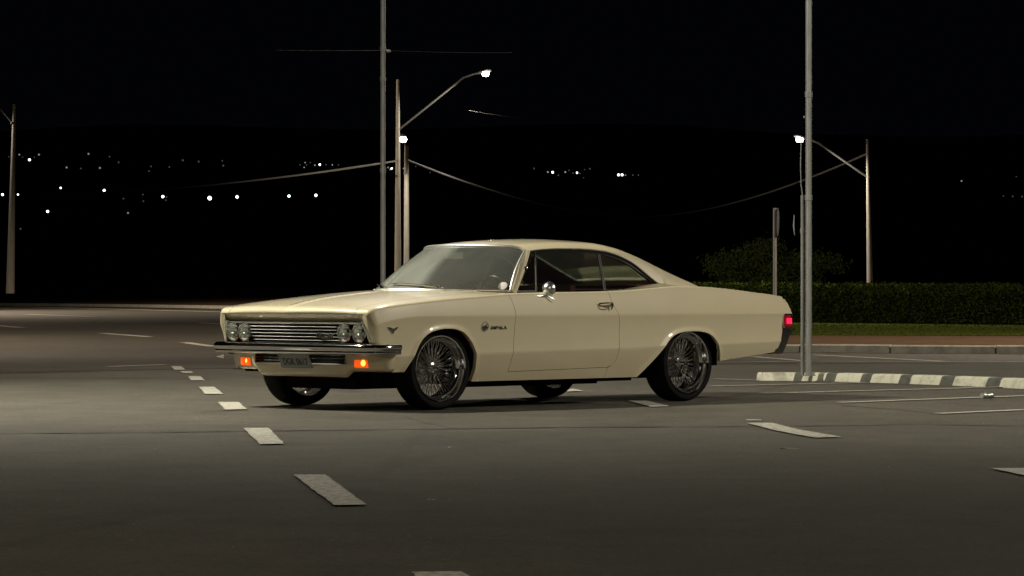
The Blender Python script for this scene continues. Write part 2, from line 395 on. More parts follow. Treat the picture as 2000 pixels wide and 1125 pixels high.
# ------------------------------------------------ greenhouse
zc = pchip([.9,1.08,1.3,1.6,1.9,2.2,2.4,2.57,2.91,3.24,3.45,3.6], [1.345,1.372,1.400,1.418,1.426,1.419,1.388,1.333,1.188,1.055,.985,.94])
Ybf = pchip([.9,2.2,2.6,2.9,3.2,3.5,3.7], [.80,.80,.835,.885,.900,.88,.86])
Ycf = pchip([.9,2.0,2.2,2.4,2.6,2.9,3.2,3.5,3.7], [.612,.612,.622,.655,.705,.785,.855,.85,.83])
def gh(X, n=70):
    """cross-section at X from base to centre, returns (n,2) Y,Z resampled by arclength"""
    zb = float(zS(X))-.02 if X > 2.8 else .955; yb = float(Ybf(X)); c = float(zc(X)); yc = float(Ycf(X)); zcn = max(c-.038, zb+.004)
    P0 = np.array([yb, zb]); C = np.array([yc, zcn]); v = P0-C; L = np.linalg.norm(v)
    sf = float(smooth01((X-2.0)/.7)); P1 = C+v*min(.5, (.11-.05*sf)/max(L, 1e-6)); y2 = yc-.15+.05*sf; k = (c-zcn)*.70/(y2*y2); P2 = np.array([y2, c-(c-zcn)*.70*1.0])
    P2[1] = c-k*y2*y2
    a = [P0+(P1-P0)*t for t in np.linspace(0, 1, 24)[:-1]]
    # gentle outward bow
    a = [p+np.array([.010*sin(pi*min(i/30, 1)), 0]) for i, p in enumerate(a)]; P1b = P1+np.array([.010*sin(pi*min(23/30, 1)), 0])
    r = [(1-t)**2*P1b+2*t*(1-t)*C+t*t*P2 for t in np.linspace(0, 1, 22)[:-1]]
    cr = [np.array([y, c-k*y*y]) for y in np.linspace(y2, 0, 26)]
    A = np.array(a+r+cr); d = np.r_[0, np.cumsum(np.linalg.norm(np.diff(A, axis=0), axis=1))]
    return A, d/d[-1]
_cache = {}
def ghs(X):
    k = round(float(X), 3)
    if k not in _cache: _cache[k] = gh(k)
    return _cache[k]
def gh_at(X, t):
    A, d = ghs(X); return float(np.interp(t, d, A[:, 0])), float(np.interp(t, d, A[:, 1]))
def gh_t_of_z(X, z):
    A, d = ghs(X); return float(np.interp(z, A[:, 1], d)) if z < A[-1, 1] else 1.0
def gh_Y_of_z(X, z):
    A, d = ghs(X); return float(np.interp(z, A[:, 1], A[:, 0]))
zopen = pchip([1.2,1.329,1.394,1.493,1.749,2.004,2.193,2.355,2.50,2.62,2.715,2.745], [1.30,1.312,1.320,1.328,1.337,1.335,1.324,1.287,1.224,1.132,1.054,1.032])
def hx(Y): return 1.075+.225*(min(abs(Y), .64)/.625)**2.2
def t0(X): return gh_t_of_z(X, float(zopen(X))) if X < 2.745 else 0.0
roof = CM(); NS = 130; NT = 46
def roofP(S, T, off=0):
    xe = 3.42; X = 1.3
    for _ in range(14):
        tb = t0(X); t = tb+(1-tb)*T; y, z = gh_at(X, t); xs = hx(y); X = xs+(xe-xs)*S
    return X, y, z
SS = np.unique(np.r_[np.linspace(0, 1, NS), np.linspace((2.66-1.3)/2.12, (2.79-1.3)/2.12, 14)]); TT = np.linspace(0, 1, NT)
RP = np.array([[roofP(s, t) for t in TT] for s in SS])
# back light opening
def bl_in(X, Y): 
    w = .56
    return (X > 2.50+.05*(abs(Y)/.5)**2) & (X < 3.16) & (abs(Y) < w)
mask = np.array([[not bl_in(*((RP[i, j]+RP[i+1, j+1])/2)[:2]) for j in range(NT-1)] for i in range(len(SS)-1)])
both(roof, RP, mask)
roof_o = roof.build('roof', paint, CAR, ang=50, weld=4e-4)
# headliner
hl = CM(); Q = RP.copy(); Q[..., 2] -= .022; Q[..., 1] *= .975; both(hl, Q, mask); hl.build('headliner', liner, roof_o)
# drip rail / dark weatherstrip under the roof edge
ds = CM(); op = []
for X in np.linspace(1.30, 2.745, 60):
    z = float(zopen(X)); op.append((X, gh_Y_of_z(X, z), z))
op = np.array(op)
wd = np.interp(op[:, 0], [1.3, 1.6, 2.15, 2.5, 2.745], [.034, .038, .036, .034, .022])
tz = np.c_[np.zeros(60), .474*wd, -wd]   # down the tumblehome
nrm = np.gradient(op, axis=0); nrm /= np.linalg.norm(nrm, axis=1)[:, None]
dn = np.stack([nrm[:, 2]*wd, .40*wd, -nrm[:, 0]*wd], -1)
both(ds, np.stack([op+[0, .001, 0], op+dn*.5-[0, .012, 0], op+dn-[0, .018, 0], op+dn-[0, .05, 0]], 1))
ds.build('weatherstrip', black, CAR)
dr = CM()
for s in (1, -1): dr.tube(op*[1, s, 1]+[0, .004*s, -.001], .0045, 6)
dr.build('drip_rail', dchrome, CAR)
# A pillars
n = 14
b0 = np.array([.965, .785, .962]); b1 = np.array([1.000, .803, .958])
t_0 = np.array([1.285, gh_Y_of_z(1.285, 1.318)-.006, 1.318]); t_1 = np.array([1.345, gh_Y_of_z(1.345, 1.318)+.001, 1.318])
P = []
for u in np.linspace(0, 1, n):
    a = b0+(t_0-b0)*u; b = b1+(t_1-b1)*u
    bow = .012*sin(pi*u*.8)
    row = [a+np.array([.0, -.02, 0]), a, a+(b-a)*.3+np.array([-.004, .010, 0]), a+(b-a)*.7+np.array([-.002, .009, 0]), b, b+np.array([.012, -.03, 0])]
    P.append([r+np.array([0, bow, 0]) for r in row])
for s in (1, -1): ap = CM(); ap.grid(np.array(P)*[1, s, 1]); ap.build('windshield_pillar', paint, CAR)
# windshield
def ws_top(t):   # t 0 at side, 1 at centre: along section
    X = 1.2; tb = gh_t_of_z(1.29, 1.318)
    for _ in range(14):
        y, z = gh_at(X, tb+(1-tb)*t); X = hx(y)
    return np.array([X, y, z])
ws = CM(); T = 1-(1-np.linspace(0, 1, 30))**1.0; cols = []
for t in T:
    top = ws_top(t)+np.array([-.004, 0, -.010]); yb = .785*(top[1]/ws_top(0)[1]); base = np.array([float(wsb(yb)), yb, float(ztop(wsb(yb), yb))+.004 if yb < .74 else .968])
    base[2] = .972+.012*(1-(yb/.785)**2)
    cols.append([base+(top-base)*u+np.array([-.018, 0, .012])*sin(pi*u) for u in np.linspace(0, 1, 16)])
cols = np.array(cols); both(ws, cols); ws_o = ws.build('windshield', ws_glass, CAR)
tr = CM()
edge = np.concatenate([cols[0][::1], cols[1:, -1]]); full = np.concatenate([edge, (edge*[1, -1, 1])[::-1][1:]])
tr.tube(full+[-.004, 0, .003], .012, 8); bot = cols[:, 0]; fullb = np.concatenate([bot, (bot*[1, -1, 1])[::-1][1:]]); tr.tube(fullb+[-.004, 0, .002], .007, 6)
tr.build('windshield_trim', slatm, ws_o)
# interior mirror, sticker
rm = CM(); c = np.array([1.06, 0, 1.275]); rm.box(c-[.012, .11, .028], c+[.012, .11, .028]); rm.tube([c, c+[.02, 0, .08]], .008); rm.build('interior_mirror', dchrome, CAR, bevel=.008)
st = CM(); 
def wspt(y, u):
    j = np.interp(y, cols[::-1, 8, 1], np.arange(len(cols))[::-1]); i = int(j); fr = j-i; k = u*15; k0 = int(k)
    g = lambda a: cols[a][k0]+(cols[a][min(k0+1, 15)]-cols[a][k0])*(k-k0)
    return g(i)*(1-fr)+g(min(i+1, len(cols)-1))*fr
c = wspt(.66, .10)
st.lathe([(0, .0), (.035, .0), (.040, -.002)], c+[-.006, .003, .004], (-.72, .35, .6), 24); st.build('sticker', white_st, ws_o)
# wipers
wi = empty('wiper'); wi.parent = CAR
for i, (ya, yb_) in enumerate(((-.10, .38), (-.58, -.12))):
    w = CM(); pa = wspt(abs(ya), 0)*[1, np.sign(ya), 1]+[-.045, 0, .004]; 
    pts = []
    for u in np.linspace(0, 1, 10):
        y = yb_+(ya-yb_)*u; p = wspt(min(abs(y), .75), .015+.075*sin(pi*min(u*.62, 1)))*[1, 1 if y >= 0 else -1, 1]+[-.02, 0, .012]; pts.append(p)
    root = pts[0]+np.array([-.05, 0, -.006]); w.lathe([(0, .03), (.014, .028), (.018, 0)], root, (0, 0, 1), 16)
    w.tube([root+[0, 0, .02]]+pts, .0055, 6); w.tube([p+[.012, 0, -.003] for p in pts[3:]], .0035, 6)
    if i == 0: bpy.data.objects.remove(wi); 
    w.build('wiper', chrome, CAR)
# side glazing --------------------------------------------------------
def tum(z, off=0): return .803-.474*(z-.97)-off
def poly_side(pts, off, th=.004):
    V = []
    for x, z in pts: V.append((x, tum(z, off), z))
    return V
def add_poly(mb, V):
    for s in (1,): mb.add(V, [tuple(range(len(V)))])
def window(name, pts, mat, sgn, off=.022):
    m = CM(); V = [(x, tum(z, off)*sgn, z) for x, z in pts]; m.add(V, [tuple(range(len(V)))]); return m.build(name, mat, CAR, smooth=False)
def bar(mb, a, b, r, sgn, off=.02, flat=1): 
    mb.tube([(a[0], tum(a[1], off)*sgn, a[1]), (b[0], tum(b[1], off)*sgn, b[1])], r, 8, flat=flat)
def topz(x): return float(zopen(x))-.030
for sgn in (1, -1):
    v = window('vent_window', [(.985, .960), (1.245, .960), (1.392, topz(1.392)), (1.375, topz(1.37))], side_glass, sgn)
    f_ = CM(); bar(f_, (1.252, .958), (1.405, topz(1.40)+.01), .009, sgn); bar(f_, (1.015, .962), (1.36, topz(1.37)), .0055, sgn); bar(f_, (1.01, .970), (1.25, .970), .005, sgn)
    f_.build('frame', dchrome, v)
    lt = CM(); lt.lathe([(0, .02), (.016, .018), (.018, 0)], (1.20, tum(1.16, .01)*sgn, 1.16), (-.3, sgn, .3), 16); lt.build('latch', chrome, v)
    xs = np.linspace(1.415, 2.17, 16); w_ = window('side_window', [(1.262, .960), (2.10, .966)]+[(x, topz(x)) for x in xs[::-1]], side_glass, sgn)
    f_ = CM(); bar(f_, (2.094, .966), (2.178, topz(2.18)+.004), .008, sgn); bar(f_, (2.114, .966), (2.196, topz(2.19)+.004), .008, sgn); f_.build('frame', dchrome, w_)
    xs = np.linspace(2.20, 2.71, 14); q = window('quarter_window', [(2.12, .968), (2.46, .99), (2.66, 1.01), (2.71, 1.035)]+[(x, topz(x)) for x in xs[::-1][1:]], side_glass, sgn)
# back glass + trim
bg_ = CM(); bx = np.linspace(2.49, 3.17, 24); P = []
for X in bx:
    w = .568; row = []
    for Y in np.linspace(-w, w, 25):
        A, d = ghs(X); xx = X+.05*(abs(Y)/.5)**2*(1-(X-2.49)/.68); A, d = ghs(xx); z = float(np.interp(-abs(Y), -A[:, 0], A[:, 1])); row.append((xx, Y, z-.012))
    P.append(row)
P = np.array(P); bg_.grid(P); bgo = bg_.build('rear_window', rear_glass, CAR)
tr = CM(); ring = np.concatenate([P[0], P[1:, -1], P[-1][::-1][1:], P[:, 0][::-1][1:]]); tr.tube(ring+[0, 0, .010], .013, 8); tr.build('rear_window_trim', slatm, bgo)
# trunk lid / deck
dk = CM(); S = np.linspace(0, 1, 40); Y = np.linspace(-.80, .80, 41); Sg, Yg = np.meshgrid(S, Y, indexing='ij'); X = 3.55+(4.345-3.55)*Sg
dk.grid(np.stack([X, Yg, ztop(X, Yg)], -1)); dk.build('trunk_lid', paint, CAR)
rb = CM()
t = np.linspace(0, 1, 6)[None]; Xs = TXq[TXq > 3.2][:, None]; y2 = Yroll(TXq[TXq > 3.2])[2][:, None]; Yy = y2+(.803-y2)*t; Xx = Xs+0*t
both(rb, np.stack([Xx, Yy, ztop(Xx, Yy)], -1))
Y = np.linspace(-.80, .80, 41); Sg, Yg = np.meshgrid(np.linspace(0, 1, 6), Y, indexing='ij'); X = 3.02+.527*Sg; rb.grid(np.stack([X, Yg, ztop(X, Yg)-.003], -1))
# rear face
rows = []
for z, x in ((None, 4.345), (.88, 4.38), (.80, 4.41), (.76, 4.425), (.745, 4.40)):
    Y = np.linspace(-.93, .93, 41); zz = ztop(4.345+0*Y, Y) if z is None else np.full(Y.shape, z); zz = np.minimum(zz, .925)
    rows.append(np.stack([x-.03*(np.abs(Y)/.93)**6+.02*(1-(Y/.93)**2), Y, zz], -1))
rb.grid(np.array(rows)); rb.box((4.20, -.90, .40), (4.29, .90, .75)); rb.build('rear_panel', paint, CAR)
# tail lamps (wrap to the side) and rear bumper
for sgn in (1, -1):
    tl = CM(); tl.box((4.296, .80*sgn if sgn > 0 else -.953, .648), (4.402, .953 if sgn > 0 else -.80, .748)); tlo = tl.build('tail_light', redl, CAR, bevel=.008)
    c = CM(); y0 = .957*sgn
    for a, b in (((4.292, .645), (4.292, .750)), ((4.292, .750), (4.41, .755)), ((4.292, .643), (4.40, .640))): c.tube([(a[0], y0, a[1]), (b[0], y0, b[1])], .006, 6)
    c.build('bezel', chrome, tlo)
    c = CM(); ya, yb_ = (.84, .9605) if sgn > 0 else (-.9605, -.84); c.box((4.322, ya, .664), (4.4085, yb_, .733)); c.build('bulb', redhot, tlo, bevel=.01)
    c = CM(); c.box((4.28, min(.15*sgn, .78*sgn), .66), (4.42, max(.15*sgn, .78*sgn), .74)); c.build('inner_tail_light', redl, CAR, bevel=.01)
bp = CM(); ys = np.r_[np.linspace(-.930, -.80, 10), np.linspace(-.75, .75, 21), np.linspace(.80, .930, 10)]
def bxr(y): return 4.505-.03*(abs(y)/.80)**2-(.0 if abs(y) < .80 else .05*((abs(y)-.80)/.155)**3)
prof = [(-.24, .405), (-.20, .40), (-.13, .405), (-.085, .47), (-.045, .54), (-.018, .59), (.012, .605), (.040, .618), (.030, .632), (-.02, .637), (-.19, .638)]
P = []
for y in ys:
    P.append([(bxr(y)+o+(0 if abs(y) < .94 else -.02), y, z) for o, z in prof])
bp.grid(np.array(P))
for i in (0, -1):
    row = P[i]; n_ = len(row); bp.add(row, [tuple(range(n_))])
bp.build('rear_bumper', dchrome, CAR, ang=60)
# ------------------------------------------------ front end
cav = CM(); Ys = np.linspace(-.80, .80, 41)
OX = .022
for z0, z1 in ((.545, .727),):
    cav.grid(np.array([np.stack([Fx(Ys, z)+.075, Ys*be(z)/.80, 0*Ys+z], -1) for z in (z0, z1)]))
    for z in (z0, z1): cav.grid(np.array([np.stack([Fx(Ys, z)+o, Ys*be(z)/.80, 0*Ys+z], -1) for o in (.02, .075)]))
P = np.array([[(float(xf(z))+o, float(be(z)), z) for o in (.0, .08)] for z in (z0, z1)]); both(cav, P)
gr = empty('grille'); gr.parent = CAR
bpy.data.objects.remove(gr)
grille = cav.build('grille', black, CAR)
sl = []
for i, z in enumerate((.682, .655, .628, .600, .572)):
    m = CM(); Y = np.linspace(-.535, .535, 31); sec = [(0, .0036), (-.010, .0026), (-.014, 0), (-.010, -.0026), (0, -.0036), (.03, -.003), (.03, .003)]
    P = np.array([[(float(Fx(y, z))+.026+a, y, z+b) for a, b in sec+[sec[0]]] for y in Y]); m.grid(P); m.build('slat', slatm, grille)
m = CM(); Y = np.linspace(-.845, .845, 41)
sec = [(.010, .0), (-.004, -.002), (-.010, -.012), (-.006, -.024), (.006, -.028), (.03, -.028)]
m.grid(np.array([[(float(Fx(y, .72))+.030+a, y, .730+b) for a, b in sec] for y in Y]))
for s in (1, -1):
    m.grid(np.array([[(float(Fx(be(z), z))+a-.004, s*(float(be(z))+b), z) for a, b in ((.02, -.02), (0, -.016), (-.004, -.008), (0, .002), (.01, .004))] for z in np.linspace(.55, .728, 8)]))
m.build('grille_moulding', slatm, grille)
m = CM(); Y = np.linspace(-.86, .86, 41); sec = [(.06, .0), (.015, 0), (.008, -.004), (.012, -.012)]
m.grid(np.array([[(float(Fx(y, .55))+a, y, .556+b) for a, b in sec] for y in Y])); m.build('lower_moulding', dchrome, grille)
# headlights
hcol = []
for s in (1, -1):
    for y in (.612, .775):
        X0 = float(Fx(y, .635))+.020; cpt = np.array([X0, y*s, .635]); ax = (-1, 0, 0.0)
        h = CM(); h.lathe([(.072, -.03), (.080, -.02), (.0815, .012), (.079, .020), (.074, .020), (.071, .010), (.0705, -.02)], cpt, ax, 40); ho = h.build('headlight', dchrome, CAR, ang=60)
        r = CM(); r.lathe([(0, -.055), (.012, -.054), (.03, -.047), (.05, -.031), (.062, -.012), (.0705, .004)], cpt, ax, 40); r.lathe([(0, -.030), (.009, -.031), (.011, -.055)], cpt, ax, 16)
        r.build('reflector', reflector, ho)
        l = CM(); l.lathe([(.0705, .004), (.062, .012), (.045, .019), (.022, .0235), (0, .025)], cpt, ax, 40); l.build('lens', lens_glass, ho)
# front bumper
def path(pts, n=90):
    A = np.array(pts, float); d = np.r_[0, np.cumsum(np.linalg.norm(np.diff(A, axis=0), axis=1))]; t = np.linspace(0, d[-1], n)
    return np.c_[pchip(d, A[:, 0])(t), pchip(d, A[:, 1])(t)]
hp = [(-.905, 0), (-.893, .25), (-.873, .55), (-.850, .78), (-.836, .87), (-.815, .935), (-.775, .985), (-.72, 1.008), (-.64, 1.016), (-.545, 1.018)]
pp = path([(x, -y) for x, y in hp[::-1]]+hp[1:], 150)
def sweep(pp, prof, zoff=None):
    T = np.gradient(pp, axis=0); T /= np.linalg.norm(T, axis=1)[:, None]; N = np.c_[-T[:, 1], T[:, 0]]   # outward = forward
    return np.array([[(p[0]+n[0]*o, p[1]+n[1]*o, z) for o, z in prof] for p, n in zip(pp, N)])
prof = [(-.05, .548), (-.012, .548), (.004, .545), (.016, .537), (.022, .525), (.023, .512), (.017, .500), (.010, .494), (.010, .486), (.013, .478), (.010, .468), (.0, .461), (-.02, .459), (-.05, .460)]
b = CM(); P = sweep(pp, prof); 
if P[75, 4, 0] > P[75, 0, 0]: P = sweep(pp, [(-o, z) for o, z in prof])
b.grid(P); b.add(P[0], [tuple(range(len(prof)))]); b.add(P[-1], [tuple(range(len(prof)))]); b.build('front_bumper', chrome, CAR, ang=60)
# valance
vp = [(-.775, 0), (-.765, .25), (-.745, .50), (-.718, .68), (-.700, .80), (-.680, .88), (-.650, .94), (-.60, .975), (-.553, .984)]
vv = path([(x, -y) for x, y in vp[::-1]]+vp[1:], 150)
T = np.gradient(vv, axis=0); T /= np.linalg.norm(T, axis=1)[:, None]; N = np.c_[T[:, 1], -T[:, 0]]
if N[75, 0] > 0: N = -N
P = []; rowsV = 16
for p, n in zip(vv, N):
    ay = abs(p[1]); zb_ = .268+(.318-.268)*float(smooth01((ay-.50)/.10)); R = []
    for k in range(rowsV):
        u = k/(rowsV-1)
        if u < .72: z = .470-(.470-zb_-.03)*u/.72; o = 0.0+.004*sin(pi*u/.72)
        else: a = (u-.72)/.28*pi/2; z = zb_+.03-.03*sin(a); o = -.05*(1-cos(a))
        o += -.014-.17*(.47-z); R.append((p[0]+n[0]*o, p[1]+n[1]*o, z))
    P.append(R)
P = np.array(P); mk = np.ones((len(P)-1, rowsV-1), bool)
for i in range(len(P)-1):
    for j in range(rowsV-1):
        c = (P[i, j]+P[i+1, j+1])/2
        if abs(c[1]) < .555 and c[2] > .378: mk[i, j] = False
va = CM(); va.grid(P, mk)
val = va.build('valance', paint, CAR, ang=50)
lg = CM(); Y = np.linspace(-.555, .555, 21); vx = lambda y: float(np.interp(abs(y), [p[1] for p in vp], [p[0] for p in vp]))
lg.grid(np.array([[(vx(y)+.06, y, z) for z in (.36, .475)] for y in Y])); lg.grid(np.array([[(vx(y)+o, y, .378) for o in (0, .06)] for y in Y])); lgo = lg.build('lower_grille', black, CAR)
for z in (.452, .425, .400): 
    m = CM(); m.grid(np.array([[(vx(y)+.030+a, y, z+b_) for a, b_ in ((.02, .004), (0, .003), (-.003, 0), (0, -.003), (.02, -.004))] for y in Y])); m.build('slat', dchrome, lgo)
m = CM(); m.tube([(vx(y)+.022, y, .378) for y in Y], .006, 6)
for s in (1, -1): m.tube([(vx(.555)+.018, s*.556, z) for z in (.378, .47)], .006, 6)
m.build('lower_grille_trim', dchrome, lgo)
# turn signals
for s in (1, -1):
    y = .710*s; x = vx(.71)+.026
    m = CM(); V = []
    for dx, k in ((.015, 1), (-.010, 1), (-.016, .86)):
        V += [(x+dx+.0*(a), y+a*k, .385+b_*k) for a, b_ in ((-.066, -.032), (.066, -.032), (.066, .032), (-.066, .032))]
    V = np.array(V); V[:, 0] += (np.abs(V[:, 1])-.71)*.13
    F = [(8, 9, 10, 11)]+[(i+4*k, (i+1) % 4+4*k, (i+1) % 4+4*k+4, i+4*k+4) for k in (0, 1) for i in range(4)]
    m.add(V, F); to = m.build('turn_signal', amber, CAR, smooth=False, bevel=.004)
    m = CM(); m.lathe([(0, .013), (.018, .011), (.027, 0)], (x-.0165+.008, y+.030*(1 if s > 0 else 1), .390), (-1, 0, 0), 20); m.build('bulb', amber_hot, to)
# text helper
def text(name, s, size, mat, M4, parent, ext=.003, shear=0, sx=1, bold=0):
    cu = bpy.data.curves.new(name, 'FONT'); cu.body = s; cu.size = size; cu.extrude = ext; cu.align_x = 'CENTER'; cu.align_y = 'CENTER'; cu.shear = shear; cu.offset = bold
    t = bpy.data.objects.new(name, cu); COL.objects.link(t); bpy.context.view_layer.update()
    me = bpy.data.meshes.new_from_object(t.evaluated_get(bpy.context.evaluated_depsgraph_get())); bpy.data.objects.remove(t)
    me.materials.clear(); me.materials.append(mat); me.transform(M4 @ Matrix.Diagonal((sx, 1, 1, 1))); o = bpy.data.objects.new(name, me); COL.objects.link(o); o.parent = parent; return o
# licence plate (tilted, leaning under)
pc = Vector((-.800, -.03, .405)); tilt = radians(24)
pm = Matrix.Translation(pc) @ Matrix.Rotation(-tilt, 4, 'Y') @ Matrix(((0, 0, -1, 0), (-1, 0, 0, 0), (0, 1, 0, 0), (0, 0, 0, 1)))
m = MB(); m.box((-.190, -.068, -.004), (.190, .068, .002))
for a, b_ in (((-.19, .064), (.19, .068)), ((-.19, -.068), (.19, -.064)), ((-.19, -.068), (-.186, .068)), ((.186, -.068), (.19, .068))): m.box((*a, .002), (*b_, .004))
pl = m.build('licence_plate', platem, CAR, smooth=False); pl.data.transform(pm)
text('plate_number', 'DGK 0617', .085, plated, pm @ Matrix.Translation((0, -.014, .003)), pl, .0015, sx=.80, bold=.001)
# emblems
def side_M(x, z, out=.004):
    y = float(sideY(x, z))+out; return Matrix.Translation((x, -y, z)) @ Matrix(((1, 0, 0, 0), (0, 0, -1, 0), (0, 1, 0, 0), (0, 0, 0, 1)))
em = CM(); x0, z0 = .445, .680; y = float(sideY(x0, z0))
em.lathe([(.031, 0), (.034, .006), (.038, .006), (.040, 0)], (x0, y, z0), (0, 1, 0), 32); em.lathe([(0, .002), (.031, .002)], (x0, y-.002, z0), (0, 1, 0), 24)
# leaping animal silhouette inside the ring
leap = [(-.024, -.004), (-.018, .004), (-.010, .008), (.000, .009), (.008, .014), (.012, .022), (.018, .020), (.016, .012), (.013, .006), (.018, -.004), (.022, -.014), (.016, -.010), (.010, -.002), (.000, .001), (-.008, -.002), (-.014, -.014), (-.020, -.018), (-.018, -.008)]
em.add([(x0+a, y+.006, z0+b_) for a, b_ in leap], [tuple(range(len(leap)))])
emo = em.build('emblem', dchrome, CAR)
text('emblem_script', 'IMPALA', .038, dchrome, side_M(.605, .668), emo, .003, sx=1.45, bold=.0002)
m = CM(); x0, z0 = -.580, .662; y = float(sideY(x0, z0))+.003
vs = [(-.055, .022), (-.028, .018), (-.012, .010), (0, .012), (.012, .010), (.028, .018), (.055, .022), (.040, .004), (.022, -.006), (.010, -.014), (0, -.034), (-.010, -.014), (-.022, -.006), (-.040, .004)]
V = [(x0+a, y+.005, z0+b_) for a, b_ in vs]+[(x0+a, y-.002, z0+b_) for a, b_ in vs]; n = len(vs)
m.add(V, [tuple(range(n))]+[(i, (i+1) % n, (i+1) % n+n, i+n) for i in range(n)]); m.build('fender_badge', dchrome, CAR, smooth=False)
# script on the grille
gy = .40; gx = float(Fx(gy, .615)); 
gm = Matrix.Translation((gx-.002, -gy, .617)) @ Matrix(((0, 0, -1, 0), (-1, 0, 0, 0), (0, 1, 0, 0), (0, 0, 0, 1)))
gs = text('grille_script', 'Chevrolet', .062, dchrome, gm, grille, .004, shear=.35, sx=.82, bold=.0012)
m = MB(); m.box((-.10, -.03, -.006), (.10, -.026, 0)); m.box((-.028, -.036, -.004), (.028, -.020, .003)); o = m.build('script_bar', dchrome, grille, smooth=False); o.data.transform(gm)
# door mirror: round chrome head on a stem
mi = CM(); mc = np.array([1.255, .935, .990]); axv = np.array([1, -.05, 0.02])
mi.lathe([(0, -.055), (.022, -.050), (.045, -.034), (.058, -.012), (.062, .006), (.061, .014), (.056, .016), (.0, .012)], mc, axv, 40)
mi.lathe([(0, -.0), (.03, -.0)], mc, axv, 8)
yb_ = float(sideY(1.17, .93))
mi.tube([mc+[-.02, -.01, -.04], mc+[-.035, -.01, -.062], (1.195, yb_+.01, .932), (1.135, yb_+.006, .930), (1.07, yb_-.002, .930)], [.010, .009, .012, .012, .003], 10)
mi.tube([(1.195, yb_+.012, .935), (1.235, yb_+.035, .912), (1.27, yb_+.045, .892)], [.006, .006, .004], 8)
mi.build('door_mirror', mirm, door, ang=60)
# belt trims: thin stainless under windows
for s in (1, -1):
    m = CM(); xs = np.linspace(1.05, 2.74, 50); zz = np.interp(xs, [1.05, 2.1, 2.4, 2.74], [.958, .966, .985, 1.030]); m.tube([(x, (tum(z, .004)+.05*float(smooth01((x-2.2)/.5)))*s, z) for x, z in zip(xs, zz)], .006, 6); m.build('window_moulding', dchrome, CAR)
# ------------------------------------------------ cabin
t_ = CM()
t_.grid(np.array([[(x, y, .32) for y in (-.78, .78)] for x in (.72, 2.35)])); t_.grid(np.array([[(x, y, .66) for y in (-.79, .79)] for x in (2.30, 3.4)])); t_.grid(np.array([[(2.35, y, z) for z in (.32, .66)] for y in (-.78, .78)]))
for s in (1, -1): t_.grid(np.array([[(x, s*.79, z) for z in (.32, .955)] for x in np.linspace(.75, 2.35, 6)])); t_.grid(np.array([[(x, s*.79, z) for z in (.66, .955)] for x in np.linspace(2.35, 2.8, 4)]))
t_.grid(np.array([[(.72, y, z) for z in (.28, .93)] for y in (-.79, .79)])); t_.build('cabin_shell', maroon, CAR, smooth=False)
def seat(name, x, back, zt, w=.62):
    m = CM(); m.box((x-.45, -w, .38), (x+.05, w, .56)); m.box((x, -w, .45), (x+.16, w, zt)); o = m.build(name, maroon, CAR, bevel=.05); return o
seat('front_seat', 1.85, 0, 1.02); seat('rear_seat', 2.72, 0, .98, .60)
m = CM(); m.box((.72, -.76, .70), (.98, .76, .955)); m.build('dashboard', maroon, CAR, bevel=.03)
m = CM(); m.grid(np.array([[(x, y, .985+.02*(x-2.9)) for y in (-.62, .62)] for x in (2.85, 3.2)])); m.build('parcel_shelf', maroon, CAR, smooth=False)
m = CM(); c0 = np.array([1.22, .38, .93]); a_ = np.array([1, 0, .55]); a_ /= np.linalg.norm(a_); s1 = np.array([0, 1, 0.]); s2 = np.cross(a_, s1)
ang = np.linspace(0, 2*pi, 41); m.tube([c0+.19*(cos(w)*s1+sin(w)*s2) for w in ang], .011, 8, caps=False); m.tube([c0-.18*s1, c0-.04*a_, c0+.18*s1], .009, 6); m.tube([c0, c0-.4*a_], .02, 8)
m.build('steering_wheel', black, CAR)
# ------------------------------------------------ underbody and wheel wells
ub = CM(); ub.box((-.45, -.44, .20), (.5, .44, .40)); ub.box((.40, -.84, .195), (2.38, .84, .31)); ub.box((2.38, -.50, .22), (3.45, .50, .42)); ub.box((3.45, -.80, .42), (4.22, .80, .5))
ub.box((-.62, -.80, .30), (-.42, .80, .52)); ub.box((-.50, -.42, .168), (.25, .42, .25)); ub.box((.55, .48, .168), (2.2, .60, .20)); ub.box((.55, -.60, .168), (2.2, -.48, .20)); ub.box((3.40, .50, .31), (3.46, .88, .45))
ub.tube([(3.023, -.7, .336), (3.023, .7, .336)], .05, 12); ub.tube([(0, -.7, .336), (0, .7, .336)], .04, 12)
ub.build('underbody', under, CAR, smooth=False)
for A in (AF, AR):
    for s in (1, -1):
        ww = CM()
        Y0 = sideY(A[:, 0], A[:, 1])-.034
        ww.grid(np.stack([np.stack([A[:, 0], Y0*s, A[:, 1]+.004], -1), np.stack([A[:, 0], 0*Y0+.5*s, A[:, 1]+.03], -1)], 1))
        V = [(a, .5*s, b_+.03) for a, b_ in A]; V += [(A[-1, 0], .5*s, .2), (A[0, 0], .5*s, .2)]; ww.add(V, [tuple(range(len(V)))]); ww.build('wheel_well', well, CAR, smooth=False)
# inner black skin behind panel gaps
for s in (1, -1):
    ins = CM()
    for xx in (xdf, xdr): ins.grid(np.array([[(float(xx(z))+dx, s*(float(sideY(xx(z), z))-.012), z) for dx in (-.03, .03)] for z in np.linspace(.24, .91, 24)]))
    ins.grid(np.array([[(x, s*(float(sideY(x, .30))-.012), float(zdoor(x))+dz) for dz in (-.02, .02)] for x in np.linspace(.76, 2.05, 20)]))
    ins.build('door_seal', well, CAR)
